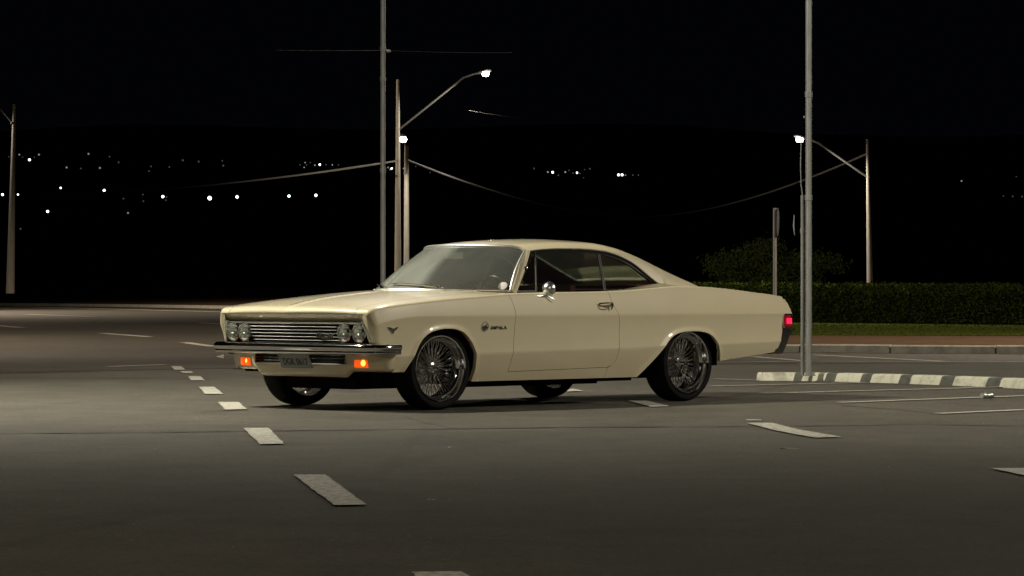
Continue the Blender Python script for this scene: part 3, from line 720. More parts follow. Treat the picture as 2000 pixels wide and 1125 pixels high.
# ------------------------------------------------ wheels
TR, RR = .336, .275
def wheel(x, y, out, steer=0):
    """out=+1: outer face towards near side"""
    R3 = Matrix.Rotation(steer, 4, 'Z'); o = out
    hub = MB(); A = (0, -o, 0)   # local: outward axis (blender local y flipped)
    hub.lathe([(0, .030), (.030, .030), (.048, .022), (.052, .0), (.042, -.02), (.040, -.07), (.055, -.08), (.055, -.10), (0, -.10)], (0, 0, 0), A, 32)
    hub.lathe([(0, -.10), (.11, -.10), (.135, -.105), (.135, -.16), (0, -.16)], (0, 0, 0), A, 32)
    ho = hub.build('wheel', dchrome, CAR); ho.location = (x, -y, TR); ho.rotation_euler = (0, 0, steer)
    ty = MB(); hw = .112
    pr = [(RR-.012, hw-.004), (RR+.004, hw+.004), (RR+.020, hw+.008), (RR+.040, hw+.006), (TR-.012, hw-.008), (TR-.003, hw-.022), (TR, hw-.04), (TR, 0), (TR, -hw+.04), (TR-.003, -hw+.022), (TR-.012, -hw+.008), (RR+.04, -hw-.006), (RR+.02, -hw-.008), (RR, -hw)]
    ty.lathe(pr, (0, 0, 0), A, 72); ty.build('tyre', rubber, ho, ang=40)
    ri = MB()
    pr = [(RR-.002, hw-.006), (RR, hw+.004), (RR-.003, hw+.010), (RR-.010, hw+.009), (RR-.016, hw), (RR-.024, hw-.03), (RR-.036, hw-.058), (RR-.048, hw-.066), (RR-.052, -.03), (RR-.045, -.07), (RR-.02, -hw-.002), (RR-.004, -hw-.006), (RR-.002, -hw+.004)]
    ri.lathe(pr, (0, 0, 0), A, 80); ri.build('rim', spoke_m, ho, ang=40)
    sp = MB(); N = 50
    def P(r, a, off): return np.array([r*cos(a), -o*off, r*sin(a)])
    for k in range(N):
        a = 2*pi*k/N; sg = 1 if k % 2 else -1
        sp.tube([P(.046, a+sg*.30, .020), P(RR-.046, a, .048)], .0023, 5, caps=False)
        sp.tube([P(.044, a+pi/N-sg*.45, -.012), P(RR-.048, a+pi/N, .034)], .0023, 5, caps=False)
        sp.tube([P(.052, a+sg*.35, -.085), P(RR-.050, a+pi/N*.5, .015)], .0023, 5, caps=False)
        # nipples
        sp.tube([P(RR-.062, a, .046), P(RR-.046, a, .048)], .0034, 6)
    sp.build('spokes', spoke_m, ho)
    kn = MB(); kn.lathe([(0, .060), (.012, .058), (.020, .048), (.030, .036), (.034, .028)], (0, 0, 0), A, 24)
    for w in (.35, .35+2*pi/3, .35+4*pi/3):
        d = np.array([cos(w), 0, sin(w)]); e_ = np.array([-sin(w), 0, cos(w)]); off = np.array([0, -o, 0])
        V = [d*.010+e_*.016+off*.035, d*.010-e_*.016+off*.035, d*.068-e_*.007+off*.052, d*.078+e_*.004+off*.054, d*.064+e_*.014+off*.052, d*.03+off*.064]
        kn.add(V, [(0, 1, 2, 5), (5, 2, 3), (5, 3, 4), (5, 4, 0)])
    kn.build('knock_off_cap', spoke_m, ho, ang=20)
    return ho
wheel(0, .808, 1, steer=-0.05); wheel(0, -.808, -1, steer=-0.05); wheel(3.023, .808, 1); wheel(3.023, -.808, -1)

# =================================================================== SETTING
K = 6667.0
def G(u, d): return (u-1000)/K*d
asph = M('asphalt', (.05, .05, .047), .85, spec=.3)
def asphalt_nodes(m, c0, c1, wear):
    nt = m.node_tree; L = nt.links; b = nt.nodes['Principled BSDF']; tc = nd(m, 'ShaderNodeTexCoord')
    def nz(scale, det, mp=(1, 1, 1), r=.6):
        p = nd(m, 'ShaderNodeMapping'); p.inputs['Scale'].default_value = mp; L.new(tc.outputs['Object'], p.inputs[0])
        n = nd(m, 'ShaderNodeTexNoise'); n.inputs['Scale'].default_value = scale; n.inputs['Detail'].default_value = det; n.inputs['Roughness'].default_value = r; L.new(p.outputs[0], n.inputs['Vector']); return n
    big = nz(.35, 6, (1, .55, 1)); fine = nz(26, 4, (1, 1, 1), .8); grit = nz(140, 2, r=.9); mid = nz(2.2, 8, (1, .8, 1), .7)
    mx = nd(m, 'ShaderNodeMix', data_type='RGBA'); mx.inputs[6].default_value = (*c0, 1); mx.inputs[7].default_value = (*c1, 1)
    r = nd(m, 'ShaderNodeMapRange'); r.inputs[1].default_value = .35; r.inputs[2].default_value = .65; L.new(big.outputs['Fac'], r.inputs[0]); L.new(r.outputs[0], mx.inputs[0])
    def mul(prev, tex, lo, hi, a=.3, b_=.7):
        q = nd(m, 'ShaderNodeMapRange'); q.inputs[1].default_value = a; q.inputs[2].default_value = b_; q.inputs[3].default_value = lo; q.inputs[4].default_value = hi; L.new(tex, q.inputs[0])
        v = nd(m, 'ShaderNodeMix', data_type='RGBA', blend_type='MULTIPLY'); v.inputs[0].default_value = 1; L.new(prev, v.inputs[6]); L.new(q.outputs[0], v.inputs[7]); return v.outputs[2]
    o = mul(mx.outputs[2], mid.outputs['Fac'], .80, 1.18); o = mul(o, fine.outputs['Fac'], .62, 1.38); o = mul(o, grit.outputs['Fac'], .45, 1.6)
    st_ = nz(.8, 5, (1, .7, 1), .55); o = mul(o, st_.outputs['Fac'], 1, .80, .60, .68); st2 = nz(5.5, 3, (1, 1, 1), .5); o = mul(o, st2.outputs['Fac'], 1, .84, .66, .72)
    # cracks / seams
    vo = nd(m, 'ShaderNodeTexVoronoi', feature='DISTANCE_TO_EDGE'); vo.inputs['Scale'].default_value = .11
    p = nd(m, 'ShaderNodeMapping'); p.inputs['Scale'].default_value = (1, 1, 1); L.new(tc.outputs['Object'], p.inputs[0])
    wv = nd(m, 'ShaderNodeMix', data_type='RGBA'); wv.inputs[0].default_value = .12; L.new(p.outputs[0], wv.inputs[6]); L.new(mid.outputs['Color'], wv.inputs[7]); L.new(wv.outputs[2], vo.inputs['Vector'])
    o = mul(o, vo.outputs['Distance'], 1-wear, 1, .0, .006)
    L.new(o, b.inputs['Base Color'])
    bp = nd(m, 'ShaderNodeBump'); bp.inputs['Strength'].default_value = 1; bp.inputs['Distance'].default_value = .006
    L.new(grit.outputs['Fac'], bp.inputs['Height']); L.new(bp.outputs[0], b.inputs['Normal'])
asphalt_nodes(asph, (.066, .060, .048), (.090, .081, .064), .12)
asph2 = M('road_asphalt', (.03, .03, .03), .8, spec=.3); asphalt_nodes(asph2, (.042, .037, .030), (.055, .049, .039), .2)
soil = M('bare_soil', (.1, .06, .035), 1, spec=0); noise_col(soil, [(.3, (.075, .049, .033)), (.7, (.13, .088, .06))], 3, 8, bump=.5)
grassb = M('grass_base', (.03, .05, .012), 1, spec=0); noise_col(grassb, [(.3, (.040, .050, .010)), (.7, (.062, .074, .017))], 2, 8)
def sheet(name, pts, z, mat, kind='structure', th=0):
    m = MB(); V = [(x, y, z) for x, y in pts]; m.add(V, [tuple(range(len(V)))]); o = m.build(name, mat, smooth=False); tag(o, kind=kind); return o
m = MB(); gx = np.r_[-6000, -1500, -400, -120, -60, -30, np.linspace(-20, 20, 9), 30, 60, 120, 400, 1500, 6000]; gy = np.r_[-300, -50, 0, 10, 20, 30, 40, 60, 100, 200, 400, 1000, 3000, 9000]
m.grid(np.array([[(x, y, 0) for y in gy] for x in gx])); o = m.build('parking_lot', asph, smooth=False); tag(o, 'worn grey asphalt of the car park', kind='structure')
# the darker road behind
bl = [(-60, 35), (-25, 37.2), (-12, 38.8), (-6, 39.8), (-4.3, 41.6), (-3.0, 42.6), (0, 44.2), (3, 44.6), (8, 45.5), (60, 50)]
sheet('road', bl+[(60, 420), (-160, 420), (-120, 60)], .004, asph2)
# markings
pw = M('white_marking', (.5, .49, .43), .7); 
def mark_mat(name, a, b_, th):
    m = M(name, a, .7); nt = m.node_tree; L = nt.links
    tc = nd(m, 'ShaderNodeTexCoord'); n = nd(m, 'ShaderNodeTexNoise'); n.inputs['Scale'].default_value = 24; n.inputs['Detail'].default_value = 9; n.inputs['Roughness'].default_value = .75; L.new(tc.outputs['Object'], n.inputs['Vector'])
    r = nd(m, 'ShaderNodeValToRGB'); L.new(n.outputs['Fac'], r.inputs[0]); r.color_ramp.elements[0].position = th; r.color_ramp.elements[1].position = th+.08
    r.color_ramp.elements[0].color = (*b_, 1); r.color_ramp.elements[1].color = (*a, 1); L.new(r.outputs[0], m.node_tree.nodes['Principled BSDF'].inputs['Base Color']); return m
pw = mark_mat('worn_white_paint', (.45, .435, .37), (.20, .19, .16), .44)
pthin = mark_mat('faded_white_paint', (.42, .40, .33), (.14, .13, .11), .42)
def gp(u, v): d = K*EYE/(v-562.5); return ((u-1000)/K*d, d)
def marking(quads, name, mat, z=.008):
    m = MB()
    for q in quads:
        P = [gp(*p) for p in q]; m.add([(x, y, z) for x, y in P], [tuple(range(len(P)))])
    o = m.build(name, mat, smooth=False, weld=0); tag(o, kind='structure'); return o
def ragged(q, n=14, a=.012):
    """subdivide the outline of a painted dash and roughen its edges a little"""
    P = [np.array(gp(*p)) for p in q]; out = []
    for i in range(len(P)):
        A, B = P[i], P[(i+1) % len(P)]
        for k in range(n): 
            p = A+(B-A)*k/n
            if k: p = p+np.array([random.gauss(0, a*.5), random.gauss(0, a)])
            out.append((p[0], p[1]))
    return out
def dash(q, name='road_marking', mat=None, a=.006):
    P = ragged(q, a=a); m = MB(); m.add([(x, y, .009) for x, y in P], [tuple(range(len(P)))]); o = m.build(name, mat or pw, smooth=False, weld=0); tag(o, kind='structure')
for q in ([(573,930),(636,930),(716,989),(652,990)], [(475,838),(524,838),(555,869),(507,870)], [(425,787),(466,787),(482,801),(440,802)], [(388,757),(418,757),(436,771),(401,771)],
          [(367,736),(391,736),(400,744),(373,744)], [(352,726.5),(373,726.5),(378,730),(357,730)], [(334,716.5),(354,716.5),(362,723.5),(341,723.5)],
          [(1225,784),(1262,784),(1308,795),(1270,796)], [(1458,828),(1508,828),(1560,841),(1644,855.5),(1590,857),(1520,844)], [(1934,917),(2010,917),(2060,932),(2000,931)],
          [(805,1121.5),(903,1120.5),(940,1150),(830,1150)], [(1113,761),(1121,761),(1140,765.2),(1107,766)], [(421,698),(437,693),(437,701)]):
    dash(q)
dash([(1456,821.5),(1486,821.5),(1487,823),(1460,823)], mat=pthin, a=.001)
def line(a, b, w=.11, mat=None, wob=.006):
    A, B = np.array(gp(*a)), np.array(gp(*b)); n = max(2, int(np.linalg.norm(B-A)/.5)); t = (B-A)/np.linalg.norm(B-A); s = np.array([-t[1], t[0]])
    m = MB(); L_ = []; 
    for k in range(n+1):
        p = A+(B-A)*k/n; o = random.gauss(0, wob); L_.append([(*(p+s*(w/2+o)), .0085), (*(p-s*(w/2-o)), .0085)])
    m.grid(np.array(L_)); ob = m.build('road_marking', mat or pthin, smooth=False, weld=0); tag(ob, kind='structure')
for a, b_, w in [((1395,741),(1486,744),.10), ((1385,755.3),(1695,748.2),.10), ((1487,769.7),(1975,756.5),.10), ((1638,787.5),(2020,773.6),.11), ((1830,809.3),(2020,801),.11),
               ((1472,697.5),(1572,706),.14), ((1395,709),(1572,706.5),.14), ((1590,694),(1850,707),.16), ((1580,706.5),(2010,707.5),.14), ((1545,688),(1650,689.5),.2),
               ((210,717.2),(322,713),.12), ((200,651.5),(291,658.5),.22), ((360,669.5),(418,677.5),.20), ((392,631),(432,633.5),.3), ((50,614),(183,618.8),.45), ((-10,636),(42,640.3),.35), ((20,598.8),(440,609.5),.55)]:
    line(a, b_, w)
# dark asphalt joints and a tyre scuff
seam = M('asphalt_seam', (.035, .033, .028), .9)
def seamline(pts, w):
    A_ = np.array([gp(*p) for p in pts]); d_ = np.r_[0, np.cumsum(np.linalg.norm(np.diff(A_, axis=0), axis=1))]; t = np.arange(0, d_[-1], .12); C = np.c_[np.interp(t, d_, A_[:, 0]), np.interp(t, d_, A_[:, 1])]
    C[:, 1] += np.cumsum(rng.normal(size=len(t)))*.006; ww_ = w*(.35+.9*rng.random(len(t))); m = MB(); m.grid(np.array([[(x, y-q/2, .0045), (x, y+q/2, .0045)] for (x, y), q in zip(C, ww_)])); o = m.build('asphalt_joint', seam, smooth=False, weld=0); tag(o, kind='structure')
seamline([(-20, 848), (300, 845), (480, 843), (800, 839), (1100, 835), (1500, 833), (1800, 829), (2020, 833)], .10)
seamline([(-20, 737.5), (200, 738.5), (420, 741)], .12)
seamline([(790, 814), (830, 826), (880, 836)], .06)
seamline([(1640, 792), (1760, 801), (1840, 809)], .14)
# far-left verge, kerb and bank
def strip(name, rows, mat, label=None):
    o = MB().grid(np.array(rows)).build(name, mat, smooth=False); tag(o, label, kind='structure'); return o
kerbc = M('kerb_concrete', (.30, .27, .22), .85); noise_col(kerbc, [(.3, (.30, .28, .23)), (.6, (.48, .45, .38))], 6, 8, bump=.3, bscale=30)
kl_ = [(-90, 262), (-45, 212), (-28.5, 191), (-20, 177), (-12.8, 161), (-6, 145), (4, 126)]
kl = [(x, float(pchip([p[0] for p in kl_], [p[1] for p in kl_])(x))) for x in np.linspace(-90, 4, 48)]
def offs(L, d): 
    A = np.array(L, float); T = np.gradient(A, axis=0); T /= np.linalg.norm(T, axis=1)[:, None]; return A+np.c_[-T[:, 1], T[:, 0]]*d
A0, A1, A2, A3 = np.array(kl, float), offs(kl, .25), offs(kl, 26), offs(kl, 60)
c3 = lambda A, z: [(x, y, z) for x, y in A]
strip('kerb_far', [c3(A0, .0), c3(A0, .15), c3(A1, .15), c3(A1, .0)], kerbc)
strip('verge', [c3(A1, .14), c3(offs(kl, 10), .33), c3(A2, .62)], soil)
strip('bank', [c3(A2, .615), c3(A3, .45)], grassb)
# right verge: kerb stones, soil, grass
kr = [(3.2, 53.4), (4.2, 52.7), (5.4, 52.2), (7.0, 51.6), (9.5, 51.0), (14, 50.2), (24, 49.0)]
kr2 = [(-1, 58.0), (1.6, 55.2)]+kr
m = MB(); A = np.array(kr2, float); Bk = offs(kr2, .16); Bz = offs(kr2, .03)
d = np.r_[0, np.cumsum(np.linalg.norm(np.diff(A, axis=0), axis=1))]; s = 0
while s < d[-1]-1:
    e_ = s+1.45+random.uniform(-.1, .25); t = np.linspace(s, e_-.025, 5); f = lambda Q: np.c_[np.interp(t, d, Q[:, 0]), np.interp(t, d, Q[:, 1])]
    j = random.uniform(-.008, .008); z = .128+j; m.grid(np.array([c3(f(A), 0), c3(f(A)+[0, j], z-.02), c3(f(Bz)+[0, j], z), c3(f(Bk), z), c3(f(Bk), 0)]))
    for q in (0, -1): m.add([(*f(A)[q], 0), (*f(A)[q], z-.02), (*f(Bz)[q], z), (*f(Bk)[q], z), (*f(Bk)[q], 0)], [(0, 1, 2, 3, 4)])
    s = e_
o = m.build('kerb', kerbc, smooth=False, weld=0); tag(o, kind='structure')
G0 = [(-1, 65.3), (0, 65.0), (5, 63.6), (9, 62.6), (14, 61.8), (24, 61)]
sheet('verge_soil', [tuple(p) for p in Bk]+[(30, 49), (30, 64), (-1, 66.5), (-1.4, 61)], .118, soil)
sheet('grass_ground', G0+[(60, 58), (60, 160), (-3, 160)], .126, grassb)
g0f = lambda x: np.interp(x, [p[0] for p in G0], [p[1] for p in G0])
leafm = M('leaf_green', (.05, .08, .02), 1, spec=0)
noise_col(leafm, [(.3, (.020, .030, .006)), (.55, (.042, .060, .012)), (.75, (.08, .105, .022))], 1.4, 6)
grm = M('grass_blade', (.05, .08, .02), 1, spec=0); noise_col(grm, [(.3, (.028, .038, .006)), (.7, (.048, .060, .011))], .8, 6)
# grass tufts
def cards(n, pos, size, up=.5, seed=1):
    r = np.random.default_rng(seed); d = r.normal(size=(n, 3)); d[:, 2] = np.abs(d[:, 2])*up+.0; d /= np.linalg.norm(d, axis=1)[:, None]
    s = r.normal(size=(n, 3)); s -= (s*d).sum(1)[:, None]*d; s /= np.linalg.norm(s, axis=1)[:, None]; L = size*(.6+.8*r.random(n))[:, None]
    V = np.stack([pos-s*L*.28, pos+d*L*.5-s*L*.30, pos+d*L, pos+d*L*.5+s*L*.30], 1).reshape(-1, 3)
    return V, [(4*i, 4*i+1, 4*i+2, 4*i+3) for i in range(n)]
n = 5000; px = rng.random(n)*15; py = g0f(px)-.15+rng.random(n)**1.1*24+.15*np.sin(px*5)
V, F = cards(n, np.c_[px, py, 0*px+.125], .04, 2.0, 5); m = MB(); m.add(V, F); o = m.build('grass', grm, smooth=False, weld=0); tag(o, 'short green grass between the hedge and the soil strip', 'grass', kind='stuff')
# hedge
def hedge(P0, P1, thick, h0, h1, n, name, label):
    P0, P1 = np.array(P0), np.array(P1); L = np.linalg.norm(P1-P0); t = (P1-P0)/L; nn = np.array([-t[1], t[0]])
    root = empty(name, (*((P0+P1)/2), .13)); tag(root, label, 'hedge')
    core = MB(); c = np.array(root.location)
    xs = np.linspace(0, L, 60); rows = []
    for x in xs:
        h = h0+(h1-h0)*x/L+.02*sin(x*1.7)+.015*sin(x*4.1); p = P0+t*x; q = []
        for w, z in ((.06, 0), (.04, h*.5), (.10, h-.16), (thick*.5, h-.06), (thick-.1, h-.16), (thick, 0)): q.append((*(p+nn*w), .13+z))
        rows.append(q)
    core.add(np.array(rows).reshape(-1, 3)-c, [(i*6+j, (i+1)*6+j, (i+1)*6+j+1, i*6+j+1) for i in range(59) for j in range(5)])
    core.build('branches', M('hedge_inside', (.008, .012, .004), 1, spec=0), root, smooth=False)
    r = np.random.default_rng(3); x = r.random(n)*L; h = h0+(h1-h0)*x/L+.02*np.sin(x*1.7)+.015*np.sin(x*4.1)+.03*np.sin(x*11)*r.random(n)
    face = r.random(n) < .55; z = np.where(face, r.random(n)*h, h-.02+r.normal(size=n)*.03); w = np.where(face, r.normal(size=n)*.03+.02+.05*np.sin(z*9+x*2.3)*.6, r.random(n)*thick)
    pos = np.c_[P0[0]+t[0]*x+nn[0]*w, P0[1]+t[1]*x+nn[1]*w, .13+z]; V, F = cards(n, pos-c, .075, .6, 9); m = MB(); m.add(V, F); m.build('foliage', leafm, root, smooth=False, weld=0)
hedge((3.2, 92.0), (17.8, 74.5), 1.3, .96, .84, 36000, 'clipped_hedge', 'long clipped green hedge beyond the grass behind the car')
hedge((-3.0, 98.0), (3.1, 92.1), 1.3, 1.0, .97, 7000, 'hedge_section', 'dark end of the clipped hedge mostly hidden behind the cream car')
# tree
def tree(name, label, base, lobes, trunk_h, lean, nleaf, size, seed):
    r = np.random.default_rng(seed); root = empty(name, base); tag(root, label, 'tree')
    tk = MB(); bark = M('bark', (.06, .05, .035), .9)
    tk.tube([(0, 0, 0), (.05, 0, trunk_h*.5), (lean, 0, trunk_h)], [.12, .10, .08], 8)
    for (cx, cy, cz, rx, ry, rz) in lobes: tk.tube([(lean, 0, trunk_h), ((lean+cx)/2+.1, cy/2, (trunk_h+cz)/2+.15), (cx, cy, cz)], [.06, .04, .015], 6)
    tk.build('trunk', bark, root)
    Vs = MB()
    tot = sum(l[3]*l[5] for l in lobes)
    for i, (cx, cy, cz, rx, ry, rz) in enumerate(lobes):
        n = int(nleaf*rx*rz/tot); nc = max(6, n//28); cc = r.normal(size=(nc, 3)); cc /= np.linalg.norm(cc, axis=1)[:, None]; cc *= (r.random(nc)**.45)[:, None]; cc = cc*[rx, ry, rz]+[cx, cy, cz]
        k = r.integers(0, nc, n); pos = cc[k]+r.normal(size=(n, 3))*[.13, .13, .09]; pos[:, 2] -= np.abs(r.normal(size=n))*.07
        V, F = cards(n, pos, size, .5, seed+i); V = V.reshape(-1, 4, 3); V[:, 2, 2] -= size*.8; Vs.add(V.reshape(-1, 3), F)
    Vs.build('crown', M('tree_leaf', (.07, .09, .028), 1, spec=.05), root, smooth=False, weld=0)
D = 97.0; px_ = D/K
tree('small_tree', 'low spreading dark green tree behind the hedge, half hidden by the steel poles', (G(1515, D), D, .1),
     [(-1.15, 0, 1.55, .75, .7, .42), (-.35, .1, 1.85, .75, .7, .50), (.1, 0, 1.35, .8, .7, .42), (-.7, 0, 1.05, .8, .6, .35), (.95, 0, 1.65, .65, .5, .28), (1.65, 0, 1.62, .45, .4, .14), (.75, .1, 1.1, .55, .5, .3), (-1.6, 0, 1.62, .35, .4, .18)], .9, .1, 12500, .09, 21)
# ------------------------------------------------ median kerb with painted blocks
kw = M('kerb_white', (.5, .48, .38), .75); noise_col(kw, [(.32, (.30, .29, .23)), (.5, (.56, .54, .43)), (.8, (.62, .60, .48))], 9, 9, .7, bump=.4, bscale=40)
kd = M('kerb_bare', (.09, .09, .075), .9); noise_col(kd, [(.3, (.055, .055, .047)), (.7, (.12, .12, .10))], 9, 8, bump=.5, bscale=30)
us = [(1485,743.5),(1549,743.8),(1565,744),(1610,744.8),(1630,745.2),(1679,746.6),(1699,747.2),(1754,749),(1776,749.8),(1834,752),(1860,753),(1924,755.8),(1951,757),(2022,761),(2052,763),(2130,768)]
E0 = np.array([gp(*p) for p in us]); m = MB()
T = np.gradient(E0, axis=0); T /= np.linalg.norm(T, axis=1)[:, None]; Nn = np.c_[-T[:, 1], T[:, 0]]; Nn *= np.sign(Nn[:, 1])[:, None]
h = np.linspace(.088, .10, len(us))
for i in range(len(us)-1):
    t = np.linspace(0, 1, 6)[:, None]; a = E0[i]+(E0[i+1]-E0[i])*t; nn = Nn[i]+(Nn[i+1]-Nn[i])*t; hh = h[i]+(h[i+1]-h[i])*t[:, 0]
    sk = np.array([-T[i][0], -T[i][1]])*0
    rows = []
    for w, f in ((0, 0), (.018, .80), (.03, .94), (.05, 1.0), (.16, 1.0), (.18, .93), (.19, 0)):
        q = a+nn*w+T[i]*(f*.022); rows.append([(x, y, z*f) for (x, y), z in zip(q, hh)])
    m.grid(np.array(rows), mi=i % 2)
# rounded nose
a = E0[0]; rows = []
for k in range(9):
    th = pi/2*0+pi*k/8; c = a+Nn[0]*.095+T[0]*.018; dx = -T[0]*sin(th)*.07-Nn[0]*cos(th)*.095
    rows.append([(*(c+dx*s_), z) for s_, z in ((1, 0), (.9, .07), (.7, .088), (0, .089))])
m.grid(np.array(rows), mi=0)
o = m.build('kerb_median', [kw, kd], smooth=True, weld=1e-4); tag(o, kind='structure')
isl = offs(list(map(tuple, E0)), 0); i1 = E0+Nn*.19; i2 = E0+Nn*1.5; i2[0] = i1[0]+(i2[0]-i1[0])*.4
strip('median_surface', [c3(i1, .075), c3(i2, .06), c3(i2+Nn*.1, 0)], asph2)
# ------------------------------------------------ poles
galv = M('galvanised_steel', (.23, .23, .215), .55, .3); noise_col(galv, [(.3, (.16, .16, .15)), (.7, (.28, .28, .26))], 5, 8, mapping=(6, 6, .8))
armm = M('weathered_arm', (.10, .10, .09), .7)
conc = M('concrete_pole', (.33, .29, .24), .85); noise_col(conc, [(.3, (.22, .205, .175)), (.7, (.33, .31, .265))], 4, 7, mapping=(2, 2, .6), bump=.3)
lampm = M('lamp_glow', (1, 1, 1), .5, emis=(1.0, .94, .78), es=26)
housing = M('lamp_housing', (.12, .12, .12), .6)
def pole_thin(u, d, z0, r, h, label, name='steel_pole', joints=()):
    root = empty(name, (G(u, d), d, z0)); tag(root, label, 'pole'); m = MB(); m.tube([(0, 0, 0), (0, 0, h*.4), (0, 0, h)], [r, r*.97, r*.93], 16); 
    for z in joints: m.lathe([(r*.95, -.03), (r*1.18, -.028), (r*1.18, .028), (r*.95, .03)], (0, 0, z), (0, 0, 1), 16)
    m.build('shaft', galv, root); return root
p = pole_thin(1579.5, 36.4, .06, .0345, 8.2, 'tall grey steel pole standing on the painted median kerb behind the car', joints=(1.90, 3.0))
m = MB(); m.box((-.07, -.06, 0), (.07, .06, .012)); m.tube([(.03, .0, .0), (.06, -.02, .03)], .01, 6); m.build('base_plate', galv, p)
m = MB(); m.lathe([(0, 0), (.012, .0), (.014, .02), (0, .025)], (-.035, -.0, 2.76), (-1, 0, 0), 10); m.build('bolt', galv, p)
p2 = pole_thin(1567.5, 36.5, .06, .022, 1.93, 'thinner grey conduit strapped beside the tall steel pole on the median', 'conduit_pipe', joints=(1.55,))
m = MB(); m.tube([(0, 0, 1.93), (-.015, 0, 2.05), (-.02, .0, 2.25), (-.012, 0, 2.55)], .007, 6); m.tube([(-.09, 0, 1.72), (-.095, 0, 1.60), (-.085, 0, 1.50)], [.004, .009, .004], 6); m.build('cable_tail', galv, p2)
p3 = pole_thin(748, 45.0, 0, .034, 9.2, 'tall grey steel pole rising behind the windshield of the car', joints=(2.55, 3.75, 4.15))
m = MB(); m.lathe([(0, 0), (.02, 0), (.02, .05), (0, .06)], (.045, 0, 4.12), (1, 0, 0), 10); m.build('insulator', galv, p3)
# sign post seen edge-on
sp_ = pole_thin(1513.5, 62, .12, .036, 2.33, 'short grey sign post with its plate seen edge-on, in front of the hedge', 'sign_post')
m = MB(); ang = np.linspace(0, 2*pi, 28, endpoint=False); P = np.array([[(.055+dx, .26*cos(a), 2.07+.26*sin(a)) for dx in (-.004, .004)] for a in ang]); m.grid(P, closed='u'); 
for dx in (-.004, .004): m.add([(.055+dx, .26*cos(a), 2.07+.26*sin(a)) for a in ang], [tuple(range(28))])
mo = m.build('sign_plate', housing, sp_, smooth=False)
# concrete street lamps
def street_lamp(u, d, z0, htop, rb, rt, arm, label, watts=0, glow=.12, es=None, name='street_lamp', tilt=0, lean=0):
    root = empty(name, (G(u, d), d, z0)); tag(root, label, 'street lamp', 'concrete street lamps')
    m = MB(); m.tube([(lean*t, 0, htop*t) for t in np.linspace(0, 1, 7)], np.linspace(rb, rt, 7), 14); m.build('shaft', conc, root)
    if arm:
        A = np.array(arm, float); a = MB(); a.tube(A, .045, 8); a.lathe([(rt*1.1, -.06), (rt*1.3, -.05), (rt*1.3, .05), (rt*1.1, .06)], (lean*.5, 0, A[0][2]), (0, 0, 1), 12); a.build('arm', armm, root)
        e = A[-1]; dr = A[-1]-A[-2]; dr /= np.linalg.norm(dr); hM = MB(); 
        hM.tube([e-dr*.05, e+dr*.15, e+dr*.55, e+dr*.72], [.045, .08, .09, .04], 12, flat=1); hM.build('lamp_head', housing, root)
        g = MB(); c = e+dr*.38+np.array([0, -.05, -.10]); g.lathe([(0, -.12), (glow*.7, -.10), (glow, 0), (glow*.7, .09), (0, .10)], c+np.array([0, -.12, -.02]), (0, 0, 1), 16); g.build('lamp_glass', lampm, root)
        if watts:
            l = bpy.data.lights.new('lamp_light', 'SPOT'); l.spot_size = radians(166); l.spot_blend = .4; l.energy = watts; l.color = (1, .90, .74); l.shadow_soft_size = .12; lo = bpy.data.objects.new('lamp_light', l); COL.objects.link(lo); lo.parent = root; lo.location = tuple(c+np.array([0, -.12, -.22]))
    return root
D1 = 158.; q = D1/K; ZB = lambda v, D: EYE-(v-562.5)*D/K
street_lamp(777, D1, ZB(575, D1), (575-155)*q, .17, .075, [(.0, 0, (575-255)*q), ((793-777)*q, 0, (575-242)*q), ((905-777)*q, 0, (575-152)*q), ((925-777)*q, 0, (575-145)*q), ((936-777)*q, -.2, (575-143)*q)],
            'concrete street lamp with the longest raised arm, lit head above the windshield', 2600, .17)
D2 = 140.; q = D2/K
street_lamp(794, D2, ZB(573, D2), (573-285)*q, .128, .09, [(0, 0, (573-338)*q), ((795-794)*q, -1.2, (573-290)*q), ((793-794)*q, -2.4, (573-277)*q), ((793-794)*q, -3.0, (573-275)*q)],
            'shorter concrete street lamp right beside the long armed one, its lit head lower', 1500, .15)
D3 = 150.; q = D3/K
street_lamp(1700, D3, ZB(600, D3), (600-272)*q, .155, .06, [((1694-1700)*q, 0, (600-346)*q), ((1645-1700)*q, 0, (600-312)*q), ((1598-1700)*q, 0, (600-279)*q), ((1582-1700)*q, 0, (600-273)*q), ((1572-1700)*q, -.2, (600-271)*q)],
            'concrete street lamp behind the hedge at right, arm reaching left', 2400, .17, lean=-.13)
street_lamp(20, 170., ZB(573, 170.), (573-203)*170/K, .22, .07, [(.1, 0, (573-240)*170/K), (-.5, 0, (573-212)*170/K), (-1.6, 0, (573-195)*170/K), (-2.0, 0, (573-193)*170/K)],
            'concrete street lamp at the far left edge standing on the soil bank', 700, .13, lean=.2)
